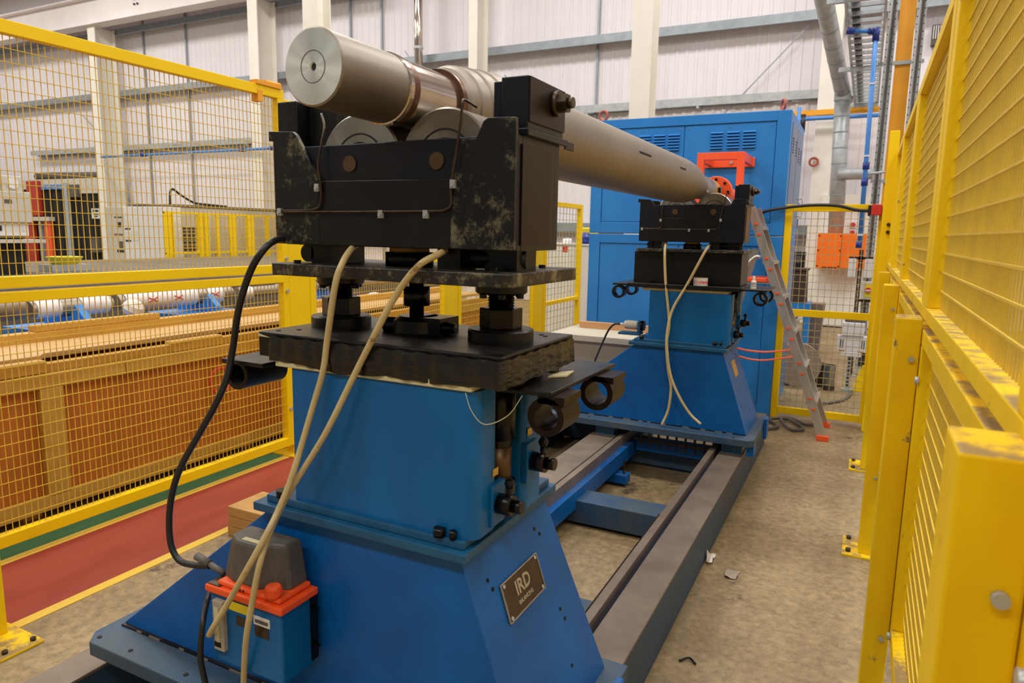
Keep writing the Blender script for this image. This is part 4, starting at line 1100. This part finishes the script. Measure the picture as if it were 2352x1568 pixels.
b = MB().prism([(-4.02, YA, .855), (-4.02, 2.2, .855), (-4.08, 2.25, .855), (-4.08, YB, .855), (-4.50, YB, .855), (-4.50, YA, .855)], (0, 0, .03))
b.build('lid_board', 'wood_pale', ct, bevel=.003)
b = MB().box(-4.58, -4.50, YA, YB, .80, .945).box(-4.58, -4.50, 2.45, 3.30, .945, .985)
b.build('rear_timber', 'wood_timber', ct, bevel=.006)
MB().box(-4.595, -4.58, YA, YB, .05, .93).build('rear_panel', 'wood_ply', ct)
MB().box(-4.58, -3.94, YA, YB, .09, .12).build('floor_board', 'wood_ply', ct)
for y in (.5, 2.0, 3.5, 5.0, 6.6):
    MB().box(-4.58, -3.95, y, y + .1, 0.0, .09).build('bearer', 'wood_timber', ct)
tag(MB().torus((-3.868, 3.26, .567), (1, 0, .05), .085, .009, 30, 8).build('red_ring', 'signal_red'), 'thin red ring hanging on the plywood crate', 'ring')

# ------------------------------------------------------------------ wrapped rolls on blue stands behind the crate
def stand(y, label):
    t = thing('roll_stand', label, 'stand', (-5.3, y, 0), 'blue roll stands behind the crate')
    MB().prism([(-5.6, y - .03, .55), (-5.0, y - .03, .55), (-5.05, y - .03, .92), (-5.16, y - .03, 1.02), (-5.22, y - .03, .93), (-5.38, y - .03, .93), (-5.44, y - .03, 1.02), (-5.55, y - .03, .92)], (0, .06, 0)).build('saddle', 'cabinet_blue', t, bevel=.004)
    MB().box(-5.6, -5.0, y - .30, y + .30, .76, .86).build('cross_arm', 'cabinet_blue', t, bevel=.004)
    for sx in (-5.55, -5.05):
        MB().bar((sx, y - .26, .80), (sx, y - .1, .02), .06, .06).build('leg', 'cabinet_blue', t)
        MB().bar((sx, y + .26, .80), (sx, y + .1, .02), .06, .06).build('leg', 'cabinet_blue', t)
    MB().box(-5.62, -4.98, y - .32, y + .32, 0, .03).build('foot', 'cabinet_blue', t)
    return t
for y, lb in ((1.7, 'leftmost blue roll stand behind the timber crate'), (3.12, 'blue roll stand between the wrapped rolls behind the crate'), (4.28, 'blue roll stand at the paper wrapped roll behind the crate'), (5.9, 'far blue roll stand behind the timber crate')):
    stand(y, lb)
def wrapped(name, y0, y1, r, m, label, bands=()):
    t = thing('work_roll', label, 'roll', (-5.3, y0, 1.03), 'rolls behind the crate')
    MB().lathe((-5.3, y0, .93 + r), (0, 1, 0), [(0, 0), (0, r), (y1 - y0, r), (y1 - y0, 0)], 32).build('barrel', m, t)
    for a, c, rr, mm in bands:
        MB().lathe((-5.3, a, .93 + r), (0, 1, 0), [(0, r), (0, rr), (c - a, rr), (c - a, r)], 32).build('wrap', mm, t)
    return t
wrapped('work_roll', 1.2, 2.80, .09, 'dull_roll', 'dull grey steel roll on the leftmost blue stand behind the crate')
wrapped('work_roll', 2.85, 3.45, .062, 'dull_roll', 'thin shiny roll with white wrapping behind the crate', ((2.88, 3.05, .066, 'paper_wrap'), (3.20, 3.42, .068, 'paper_wrap')))
w3 = wrapped('work_roll', 3.50, 4.62, .065, 'dull_roll', 'roll in white paper with red marks behind the crate', ((3.55, 4.22, .074, 'paper_wrap'), (4.33, 4.50, .074, 'paper_wrap')))
for y in (3.78, 4.02, 4.40):
    b = MB().bar((-5.228, y - .04, 1.02), (-5.222, y + .04, .985), .008, .004, side=(0, 0, 1)).bar((-5.222, y - .04, .985), (-5.228, y + .04, 1.02), .008, .004, side=(0, 0, 1))
    b.build('red_mark', 'red_print', w3)
wrapped('work_roll', 4.70, 7.5, .055, 'dull_roll', 'long thin roll at the far end of the row behind the crate', ((4.75, 4.86, .062, 'paper_wrap'), (5.2, 5.28, .06, 'paper_wrap')))
tag(MB().lathe((-5.14, 3.50, .90), (.6, .2, 1), [(0, .02), (.03, .065), (.07, .085), (.11, .07), (.14, .03), (.145, 0)], 14).build('rag', 'scrap_white'), 'white crumpled rag hung on the blue roll stand', 'rag')
for k, (y, w_, h, m, lb) in enumerate(((4.72, .34, .17, 'cardboard', 'left brown cardboard box in the row behind the crate'), (5.15, .14, .20, 'air_blue', 'light blue bin between brown boxes behind the crate'), (5.42, .30, .20, 'cardboard', 'middle brown cardboard box in the row behind the crate'), (5.80, .16, .22, 'fitting_blue', 'dark blue bin in the row of boxes behind the crate'), (6.15, .40, .20, 'cardboard', 'right brown cardboard box full of white scraps behind the crate'))):
    t = thing('storage_box', lb, 'box', (-4.80, y, .70), 'boxes in a row behind the crate')
    b = MB().box(-4.93, -4.68, y - w_ / 2, y - w_ / 2 + .012, .70, .70 + h).box(-4.93, -4.68, y + w_ / 2 - .012, y + w_ / 2, .70, .70 + h)
    b.box(-4.93, -4.918, y - w_ / 2, y + w_ / 2, .70, .70 + h).box(-4.692, -4.68, y - w_ / 2, y + w_ / 2, .70, .70 + h).box(-4.93, -4.68, y - w_ / 2, y + w_ / 2, .70, .71)
    b.build('box_shell', m, t)
    if k in (4,):
        MB().lathe((-4.80, y, .86), (0, 0, 1), [(0, .12), (.03, .10), (.06, .05), (.07, 0)], 12).build('scraps', 'scrap_white', t, kind='stuff')
sh = thing('low_shelf', 'low green shelf rack carrying the boxes behind the crate', 'shelf', (-4.8, 5.5, 0))
MB().box(-4.96, -4.64, 4.5, 6.6, .66, .70).build('shelf_board', 'walk_green', sh)
for x in (-4.95, -4.69):
    for y in (4.53, 5.5, 6.54):
        MB().box(x, x + .04, y, y + .04, 0, .66).build('leg', 'walk_green', sh)

# ------------------------------------------------------------------ grey platform and the furnace line
pf = thing('steel_platform', 'wide flat grey steel platform behind the crate', 'platform', (-9.2, 7, 0))
MB().box(-12.2, -7.1, 2.0, 11.4, .93, 1.0).build('deck', 'platform_grey', pf)
MB().box(-12.1, -7.12, 2.05, 11.3, 0, .93).build('plinth', 'platform_side', pf)
for i in range(1, 5):
    MB().box(-12.2, -7.1, 2.0 + i * 1.9, 2.012 + i * 1.9, 1.0, 1.002).build('deck_joint', 'platform_side', pf)
fn = thing('furnace_line', 'row of tall black furnace openings with red and orange posts at the far left', 'furnace', (-26, 14.3, 0))
MB().box(-33.0, -21.9, 14.25, 14.75, 0.0, 3.0).build('housing', 'dark_void', fn)
MB().box(-33.0, -21.9, 14.2, 14.25, 2.78, 3.10).build('top_fascia', 'cab_grey', fn)
MB().box(-23.3, -21.9, 14.19, 14.2, 2.62, 2.95).build('top_fascia', 'cab_grey', fn)
for x0, x1, z0, z1, m, nm in ((-25.72, -25.03, 1.9, 3.05, 'furnace_red', 'red_post'), (-26.05, -25.48, 0.05, 1.75, 'furnace_red', 'red_post'), (-24.88, -24.51, 0.05, 1.76, 'orange_plastic', 'orange_post'), (-28.4, -27.74, 0, 1.5, 'orange_plastic', 'orange_post'), (-23.64, -23.46, 0.1, 2.96, 'galvanised', 'steel_post'), (-25.2, -25.05, 0.1, 1.7, 'galvanised', 'steel_post')):
    MB().box(x0, x1, 14.1, 14.2, z0, z1).build(nm, m, fn)
for k in range(4):
    MB().box(-24.95 + k * .34, -24.73 + k * .34, 14.15, 14.2, 2.76, 2.92).build('blue_clamp', 'air_blue', fn)
for k in range(26):
    x = -28.0 + k * .235
    MB().box(x, x + .20, 14.22, 14.245, .05, 2.7).build('curtain_strip', 'dark_void', fn)
MB().box(-28.2, -24.4, 14.0, 14.2, 1.72, 1.86).build('grey_beam', 'cab_grey', fn)
MB().cyl((-25.6, 14.45, 3.22), (-21.9, 14.45, 3.16), .14, 24).build('duct', 'platform_side', fn)
MB().box(-22.36, -21.90, 14.17, 14.2, 1.82, 2.14).build('notice', 'white_label', fn)
for x0, x1, z0, z1 in ((-22.3, -22.2, 2.03, 2.10), (-22.17, -22.0, 2.03, 2.10), (-22.25, -22.0, 1.94, 1.97), (-22.25, -22.05, 1.87, 1.91)):
    MB().box(x0, x1, 14.165, 14.17, z0, z1).build('notice_print', 'dark_print', fn)
MB().box(-23.38, -22.92, 14.1, 14.2, 2.5, 2.90).build('grey_box', 'platform_side', fn)
MB().box(-22.3, -21.95, 14.0, 14.2, .75, 1.2).build('grey_box', 'platform_side', fn)
fc = thing('control_cabinet', 'white control cabinet with gauges and a small screen at the far left edge', 'cabinet', (-9.3, 4.7, 1.5))
MB().box(-9.7, -9.0, 4.0, 4.98, 1.62, 1.98).build('body', 'cab_grey', fc, bevel=.008)
MB().box(-9.7, -9.05, 4.0, 4.95, 1.46, 1.62).build('lower_body', 'machine_white', fc, bevel=.008)
MB().box(-9.7, -8.95, 3.9, 5.08, 1.38, 1.42).build('shelf', 'cab_grey', fc)
MB().box(-9.7, -9.1, 4.2, 4.9, 1.42, 1.46).build('keyboard_slot', 'dark_void', fc)
MB().box(-9.002, -8.995, 4.68, 4.76, 1.84, 1.885).build('screen', 'platform_side', fc)
for y, m in ((4.62, 'dark_print'), (4.88, 'machine_white')):
    MB().box(-9.05, -9.04, y, y + .03, 1.52, 1.58).build('dial', m, fc)
for y0 in (4.42, 4.70):
    MB().box(-9.6, -9.05, y0, y0 + .22, 1.98, 2.16).build('valve_block', 'cab_grey', fc, bevel=.01)
    MB().cyl((-9.05, y0 + .11, 2.07), (-9.03, y0 + .11, 2.07), .06, 18).build('gauge', 'machine_white', fc)
MB().box(-9.6, -9.1, 4.05, 4.9, 1.003, 1.38).build('plinth', 'dark_void', fc)
bs = thing('basin', 'round yellow plastic basin on the grey platform', 'basin', (-9.4, 5.55, 1.0))
MB().lathe((-9.4, 5.55, 1.09), (0, 0, 1), [(0, 0), (0, .15), (.06, .19), (.09, .21), (.10, .21), (.09, .19), (.05, .17), (.02, 0)], 32).build('bowl', 'yellow_basin', bs)
MB().box(-9.55, -9.25, 5.3, 5.8, 1.003, 1.09).build('tray', 'galvanised', bs)
wc = thing('control_cabinet', 'tall white control cabinet with buttons and papers behind the left fence', 'cabinet', (-13.6, 9.6, 0))
MB().box(-14.55, -13.95, 9.5, 9.95, 0.0, 2.0).build('button_panel', 'cab_grey', wc, bevel=.008)
MB().box(-13.94, -12.72, 9.5, 9.95, 0.0, 2.0).build('door_panel', 'machine_white', wc, bevel=.008)
for x0, x1, z0, z1, m, nm in ((-14.15, -14.02, 1.58, 1.68, 'dark_print', 'screen'), (-13.9, -13.7, 1.56, 1.74, 'white_label', 'paper'), (-13.9, -13.72, 1.32, 1.48, 'white_label', 'paper'), (-13.68, -13.5, 1.3, 1.52, 'white_label', 'paper'), (-13.9, -13.73, 1.28, 1.31, 'dark_print', 'paper_edge'), (-13.9, -13.73, 1.53, 1.555, 'dark_print', 'paper_edge'), (-14.2, -13.98, 1.05, 1.10, 'dark_print', 'vent'), (-14.13, -14.0, 1.14, 1.28, 'platform_side', 'socket')):
    MB().box(x0, x1, 9.492, 9.5, z0, z1).build(nm, m, wc)
for k in range(5):
    MB().cyl((-14.25 + k * .06, 9.5, 1.42), (-14.25 + k * .06, 9.49, 1.42), .018, 10).build('button', 'signal_red' if k == 0 else 'dark_print', wc)
    MB().cyl((-14.2 + k * .06, 9.5, 1.78), (-14.2 + k * .06, 9.49, 1.78), .018, 10).build('button', 'dark_print', wc)
mc = thing('machine_housing', 'long pale grey machine housing behind the low yellow guard fence', 'machine', (-13.6, 12.3, 0))
MB().box(-14.3, -13.0, 9.98, 14.0, 0.0, 2.02).build('housing', 'cab_grey', mc, bevel=.01)
MB().box(-14.3, -12.98, 9.98, 14.0, 2.02, 2.07).build('top_edge', 'platform_side', mc)
MB().sweep(spline([(-13.4, 10.22, 2.07), (-13.4, 10.24, 2.33), (-13.4, 10.31, 2.40), (-13.4, 10.48, 2.30), (-13.4, 10.82, 2.14), (-13.4, 11.2, 2.11), (-13.4, 11.7, 2.09)]), .025, 8).build('cable', 'black_rubber', mc)
for k in range(6):
    for j in range(7):
        MB().box(-13.0, -12.985, 10.18 + k * .075, 10.235 + k * .075, 1.10 + j * .075, 1.15 + j * .075).build('vent_slot', 'dark_brown', mc)
lg = thing('guard_fence', 'low yellow guard fence in front of the pale grey machine housing', 'fence', (-12.4, 10.8, 0))
b = MB()
b.box(-12.42, -12.38, 9.30, 13.6, 1.86, 1.90).box(-12.42, -12.38, 9.30, 13.6, 1.06, 1.10)
b.build('rail', 'yellow_paint', lg, bevel=.003)
for y, w_ in ((9.30, .14), (9.46, .04), (10.07, .11), (10.23, .11), (10.53, .06), (10.87, .19), (11.345, .20), (11.91, .10), (12.6, .12)):
    if w_:
        MB().box(-12.43, -12.37, y, y + w_, 0.0, 1.90).build('upright', 'yellow_paint', lg)
wires(MB(), 'X', -12.4, 9.6, 13.4, 1.10, 1.86, .11, .13, .003).build('wire_mesh', 'yellow_wire', lg, kind='stuff')
lc = thing('side_cabinet', 'plain pale cabinet behind the narrow end panel of the left fence', 'cabinet', (-3.9, 9.8, 0))
MB().box(-4.35, -3.60, 9.5, 10.1, 0.0, 1.44).build('body', 'white_panel', lc, bevel=.006)
MB().box(-4.37, -3.58, 9.48, 10.12, 1.44, 1.46).build('worktop', 'machine_white', lc)
MB().box(-3.97, -3.89, 9.494, 9.5, 1.34, 1.42).build('red_label', 'signal_red', lc)
tag(MB().lathe((-3.72, 9.75, 1.461), (0, 0, 1), [(0, .04), (.03, .10), (.10, .11), (.16, .06), (.17, 0)], 14).build('cloth', 'fitting_blue'), 'crumpled blue cloth on the plain pale cabinet', 'cloth')
tag(MB().box(-3.85, -3.62, 9.85, 10.05, 1.46, 1.70).build('yellow_packet', 'yellow_label', bevel=.02), 'yellow packet standing on the plain pale cabinet', 'packet')
tag(MB().lathe((-3.98, 9.7, 1.46), (0, 0, 1), [(0, .07), (.05, .08), (.08, .05), (.085, 0)], 14).build('white_bowl', 'machine_white'), 'small white bowl on the plain pale cabinet', 'bowl')

# ------------------------------------------------------------------ right background behind the gate
ht = thing('heater', 'orange sheet metal heater unit on the wall under the round duct', 'heater', (-.4, 13.5, 1.1))
MB().box(-.765, -.385, 13.3, 13.9, 1.09, 1.69).build('casing', 'heater_orange', ht, bevel=.006)
MB().box(-.38, .0, 13.35, 13.9, 1.10, 1.685).build('side_casing', 'heater_orange', ht, bevel=.006)
MB().box(-.66, -.42, 13.295, 13.30, 1.10, 1.115).build('outlet_slot', 'dark_void', ht)
for x, z in ((-.74, 1.65), (-.74, 1.4), (-.74, 1.13), (-.40, 1.65), (-.40, 1.4), (-.40, 1.13)):
    MB().cyl((x, 13.30, z), (x, 13.292, z), .012, 8).build('bolt', 'dark_oily', ht)
wcb = thing('wall_cabinet', 'white cabinet below the orange heater behind the gate', 'cabinet', (-.4, 13.9, 0))
MB().box(-.79, -.10, 13.9, 14.3, .02, 1.09).build('body', 'white_panel', wcb, bevel=.006)
MB().box(-.05, .30, 13.9, 14.3, .02, 1.3).build('side_body', 'white_panel', wcb, bevel=.006)
MB().box(-.80, .30, 14.3, 14.345, .02, 2.4).build('back_board', 'white_panel', wcb)
dt = thing('spiral_duct', 'round galvanised duct rising from the orange heater and bending towards the roof', 'duct', (-.5, 13.4, 1.6))
def ductpt(px):
    return Vector(px)
D0, D1, D2 = Vector((-.50, 13.6, 1.692)), Vector((-.575, 13.5, 4.05)), Vector((-.95, 10.2, 5.35))
MB().cyl(D0, D1, .125, 32).build('vertical_run', 'galvanised', dt)
MB().cyl(D1, D2, .125, 32).build('sloping_run', 'galvanised', dt)
MB().lathe(D1 - Vector((0, 0, .13)), (0, 0, 1), [(0, .13), (.10, .132), (.16, .13), (.2, .12)], 32).build('elbow', 'galvanised', dt)
MB().cyl(Vector((-.545, 13.45, 2.70)), Vector((.10, 13.45, 2.70)), .10, 28).build('branch', 'galvanised', dt)
for i in range(9):
    f_ = (i + .5) / 9
    MB().ring(D0.lerp(D1, f_), D1 - D0, .128, .124, .02, 32).build('seam', 'girt_steel', dt)
    MB().ring(D1.lerp(D2, f_), D2 - D1, .128, .124, .02, 32).build('seam', 'girt_steel', dt)
bp_ = thing('air_drop', 'thick blue air pipe dropping in front of the ladder tray', 'pipe', (-.07, 9.0, 1.50))
MB().cyl((-.068, 9.0, 1.50), (-.101, 9.0, 3.84), .026, 14).build('drop_pipe', 'air_blue', bp_)
MB().cyl((-.101, 9.0, 3.86), (-.38, 9.0, 3.90), .022, 12).build('top_pipe', 'air_blue', bp_)
for p, q in (((-.101, 9.0, 3.76), (-.101, 9.0, 3.90)), ((-.10, 9.0, 3.865), (-.18, 9.0, 3.873)), ((-.32, 9.0, 3.89), (-.40, 9.0, 3.90))):
    MB().cyl(p, q, .037, 14).build('elbow', 'fitting_blue', bp_)
for z in (1.50, 2.20, 2.38):
    MB().cyl((-.078, 9.0, z), (-.079, 9.0, z + .08), .036, 14).build('coupling', 'fitting_blue', bp_)
MB().cyl((-.079, 9.0, 2.33), (.12, 9.0, 2.35), .014, 10).build('tee', 'galvanised', bp_)
for z in (1.64, 2.52, 3.3):
    MB().ring((-.068 - (z - 1.5) * .0141, 9.0, z), (0, 0, 1), .034, .026, .018, 14).build('clip', 'machine_white', bp_)
lt = thing('ladder_tray', 'overhead galvanised cable ladder running towards the wall at the upper right', 'cable tray', (-.18, 11, 3.9))
for x in (-.40, -.03):
    MB().box(x - .012, x + .012, 6.9, 14.6, 3.98, 4.07).build('side_rail', 'galvanised', lt)
r0 = MB().box(-.39, -.04, 6.95, 6.99, 3.99, 4.03).build('rung', 'galvanised', lt)
for i in range(1, 26):
    c = r0.copy(); COL.objects.link(c); c.parent = lt; c.location = Vector(r0.location) + Vector((0, i * .30, 0))
for k in range(4):
    MB().sweep(spline([(-.345 + k * .022, 6.9, 4.06), (-.35 + k * .022, 9, 4.05), (-.34 + k * .022, 11, 4.05), (-.345 + k * .022, 14.4, 4.06)]), .012, 8).build('cable', 'black_rubber', lt)
for y in (8.0, 11.2, 14.2):
    MB().box(-.56, -.02, y, y + .05, 3.92, 3.98).build('support_arm', 'galvanised', lt)
    MB().cyl((-.06, y + .025, 3.98), (-.06, y + .025, 9.9), .012, 8).build('hanger_rod', 'galvanised', lt)
oc = tag(MB().box(.115, .272, 9.30, 9.325, 0, 9.9).box(.115, .272, 9.45, 9.475, 0, 9.9).box(.187, .20, 9.325, 9.45, 0, 9.9).build('crane_column', 'crane_orange'), 'tall orange steel column rising behind the right fence', 'column')
for x, lb in ((.046, 'upright perforated cable tray left of the orange column'), (.324, 'upright perforated cable tray right of the orange column')):
    t = thing('riser_tray', lb, 'cable tray', (x, 9.2, 0), 'upright cable trays by the orange column')
    MB().box(x - .046, x + .046, 9.20, 9.204, 0.0, 6.2).build('back_plate', 'zinc_white', t)
    for s in (-.046, .043):
        MB().box(x + s, x + s + .003, 9.17, 9.20, 0.0, 6.2).build('side_flange', 'zinc_white', t)
    hs = MB()
    for k in range(70):
        for s in (-.040, .026):
            hs.box(x + s, x + s + .010, 9.1985, 9.1995, .1 + k * .08, .112 + k * .08)
    hs.build('slots', 'dark_void', t, kind='stuff')
    for k in range(2):
        MB().sweep(spline([(x - .006 + k * .014, 9.185, .1), (x - .010 + k * .016, 9.183, 2), (x - .004 + k * .012, 9.183, 3.2), (x + .0 + k * .016, 9.185, 4), (x + .01 + k * .02, 9.185, 6.2)]), .008, 8).build('cable', 'grey_hose', t)
for z in (2.25, 3.55):
    tag(MB().box(-.02, .40, 9.27, 9.295, z, z + .04).build('cross_strut', 'galvanised'), ('lower' if z < 3 else 'upper') + ' short galvanised strut across the orange column', 'strut')
iso = thing('isolator_switch', 'yellow and red rotary isolator switch on a grey box behind the gate', 'switch', (.063, 9.0, .90))
MB().box(-.01, .135, 8.98, 9.06, .915, 1.12).build('box', 'cab_grey', iso, bevel=.005)
MB().box(.025, .102, 8.972, 8.98, .945, 1.095).build('face_plate', 'yellow_label', iso)
kn = MB().cyl((.063, 8.972, 1.022), (.063, 8.95, 1.022), .032, 24).build('knob', 'signal_red', iso)
MB().box(.036, .09, 8.944, 8.95, 1.016, 1.028).build('knob_bar', 'machine_white', kn)
MB().box(-.06, .18, 9.06, 9.075, .88, .905).build('strut', 'dark_brown', iso)
st = thing('strut_post', 'dark perforated upright post under the blue air drop', 'post', (-.035, 9.0, 0))
MB().box(-.065, -.02, 8.99, 9.03, 0, 1.48).build('upright', 'dark_brown', st)
MB().box(-.10, .02, 8.96, 9.06, 0, .012).build('foot_plate', 'galvanised', st)
for k in range(8):
    MB().box(-.05, -.035, 8.988, 8.99, .55 + k * .10, .58 + k * .10).build('hole', 'galvanised', st)
for x in (-.125, .045):
    MB().box(x - .04, x + .04, 8.985, 8.99, 1.16, 1.38).build('notice', 'white_label', st)
MB().box(-.165, .085, 8.99, 8.995, 1.37, 1.40).build('notice_clip', 'black_rubber', st)
for z, lb in ((1.86, 'upper red alarm button on the white wall board'), (1.72, 'lower red alarm sounder on the white wall board')):
    t = thing('alarm_button', lb, 'alarm', (-.235, 14.28, z))
    MB().box(-.30, -.19, 14.25, 14.30, z - .06, z + .06).build('plate', 'machine_white', t)
    MB().cyl((-.245, 14.25, z), (-.245, 14.22, z), .04, 16).build('push', 'signal_red', t)
tag(MB().torus((-1.0, 14.30, 3.0), (0, 1, 0), .07, .022).build('pipe_ring', 'eye_red'), 'round reddish ring on the cream column right of the blue cabinet', 'ring')

ds = MB().lathe((-.555, 8.02, .245), (.25, -1, .12), [(0, 0), (0, .235), (.025, .24), (.03, .235), (.03, 0)], 48).build('steel_disc', 'disc_steel')
tag(ds, 'large round steel disc standing upright behind the gate', 'disc')
dk = MB().box(-.80, -.62, 8.04, 8.3, 0, .16)
tag(dk.build('timber_chock', 'dark_brown', bevel=.004), 'dark block holding up the steel disc behind the gate', 'block')
t = thing('drum', 'dark short drum behind the steel disc', 'drum', (-.345, 8.19, 0))
MB().lathe((-.345, 8.19, 0), (0, 0, 1), [(0, 0), (0, .065), (.25, .065), (.26, .06), (.26, 0)], 28).build('shell', 'dark_brown', t)
MB().ring((-.345, 8.19, .235), (0, 0, 1), .068, .064, .015, 28).build('rim', 'dark_oily', t)
t = thing('steel_tube', 'short shiny steel tube standing right of the dark drum', 'tube', (-.235, 8.05, 0))
MB().ring((-.235, 8.05, .055), (0, 0, 1), .060, .052, .215, 32).build('tube', 'roller_steel', t)
MB().ring((-.235, 8.05, 0), (0, 0, 1), .062, .052, .055, 32).build('base_band', 'dark_brown', t)
jk = thing('machine_stand', 'white slotted machine stand on a threaded steel leg behind the gate', 'stand', (-.05, 8.05, 0))
b = MB().box(-.19, .10, 8.02, 8.10, .43, .60).box(-.15, .06, 8.0, 8.12, .60, .74).box(-.145, .05, 8.01, 8.11, .38, .43)
b.build('frame_block', 'machine_white', jk, bevel=.008)
for x in (-.155, -.135, .045, .065):
    MB().box(x, x + .007, 8.015, 8.02, .47, .56).build('slot', 'dark_void', jk)
for x in (-.16, .02):
    MB().box(x, x + .05, 8.014, 8.02, .43, .445).build('slot', 'wood_block', jk)
MB().box(-.075, -.035, 8.04, 8.08, .03, .38).build('threaded_leg', 'galvanised', jk)
ch = MB()
for k in range(8):
    ch.box(-.065, -.045, 8.036, 8.04, .06 + k * .04, .08 + k * .04)
ch.build('leg_holes', 'dark_void', jk, kind='stuff')
MB().box(-.11, .0, 8.0, 8.12, 0, .03).build('foot', 'galvanised', jk)
MB().box(-.13, .06, 8.03, 8.09, .74, .775).build('top_plate', 'platform_side', jk)
tr = thing('hand_truck', 'yellow wedge shaped truck foot at the right edge behind the gate', 'truck', (.08, 8.2, 0))
MB().hexa([(.0, 8.1, 0), (.14, 8.1, 0), (.14, 8.3, 0), (.0, 8.3, 0)], [(.07, 8.1, .28), (.14, 8.1, .34), (.14, 8.3, .34), (.07, 8.3, .28)]).build('wedge', 'yellow_paint', tr, bevel=.004)
MB().box(.06, .11, 8.12, 8.2, .12, .52).build('upright', 'dark_brown', tr)
cr_ = thing('brown_chest', 'dark brown box chest behind the left of the gate', 'chest', (-.8, 10.2, .5))
MB().hexa([(-1.02, 10.0, .75), (-.66, 10.0, .72), (-.66, 10.4, .72), (-1.02, 10.4, .75)], [(-1.02, 10.0, 1.17), (-.68, 10.0, 1.17), (-.68, 10.4, 1.17), (-1.02, 10.4, 1.17)]).build('body', 'dark_brown', cr_, bevel=.008)
MB().box(-1.05, -.66, 9.98, 10.42, 1.17, 1.20).build('lid', 'dark_brown', cr_, bevel=.004)
MB().box(-1.03, -.60, 9.98, 10.42, .66, .74).build('pallet', 'cabinet_blue', cr_)
for x in (-1.0, -.66):
    MB().box(x, x + .06, 10.0, 10.4, 0, .66).build('leg', 'cabinet_blue', cr_)
sp = thing('loudspeaker', 'black loudspeaker box on the brown chest behind the gate', 'speaker', (-.80, 10.2, 1.2))
MB().box(-.88, -.72, 10.1, 10.3, 1.2, 1.42).build('case', 'black_rubber', sp, bevel=.006)
MB().cyl((-.80, 10.1, 1.32), (-.80, 10.095, 1.32), .05, 20).build('cone', 'grey_hose', sp)
pr = tag(MB().hexa([(-.72, 10.5, .0), (-.48, 10.5, .0), (-.48, 10.8, .0), (-.72, 10.8, .0)], [(-.70, 10.5, .70), (-.44, 10.5, .70), (-.44, 10.8, .70), (-.70, 10.8, .70)]).build('low_cart', 'disc_steel'), 'low brownish cart right of the brown chest', 'cart')
gp = tag(MB().ring((-.80, 12.6, .17), (0, -1, 0), .16, .13, .5, 30).build('pipe_offcut', 'galvanised'), 'open pipe offcut lying on the floor near the wall', 'pipe')
pn = thing('wall_panel', 'pale grey electrical panel on the wall right of the blue cabinet', 'panel', (-1.25, 14.2, 1.2))
MB().box(-1.42, -1.22, 14.30, 14.345, .6, 2.2).build('body', 'cab_grey', pn, bevel=.004)
MB().box(-1.40, -1.28, 14.28, 14.30, 2.0, 2.3).build('hood', 'platform_side', pn)
tag(MB().box(-1.55, -1.42, 14.30, 14.34, 1.2, 2.0).build('pink_board', 'disc_steel'), 'pinkish notice board on the wall just right of the blue cabinet', 'board')
bp2 = thing('air_pipe', 'blue vertical air pipe hugging the right edge of the blue cabinet', 'pipe', (-1.1, 12.6, 0))
MB().cyl((-1.16, 12.6, .4), (-1.16, 12.6, 3.7), .028, 12).build('pipe_run', 'air_blue', bp2)
MB().cyl((-1.16, 12.6, .0), (-1.16, 12.6, .4), .05, 12).build('base', 'fitting_blue', bp2)

tag(MB().box(-15.36, -15.19, 15.0, 15.03, 2.20, 2.50).build('wall_sign', 'signal_red', bevel=.004), 'small red sign on the wall left of the near cradle', 'sign')
t = thing('wall_vent', 'grey louvred vent on the wall at the top right above the fence', 'vent', (.83, 14.95, 5.02))
MB().box(.72, .95, 14.9, 15.04, 5.02, 5.36).build('housing', 'platform_side', t)
for k in range(6):
    MB().box(.735 + k * .035, .75 + k * .035, 14.885, 14.9, 5.12, 5.34).build('fin', 'zinc_white', t)
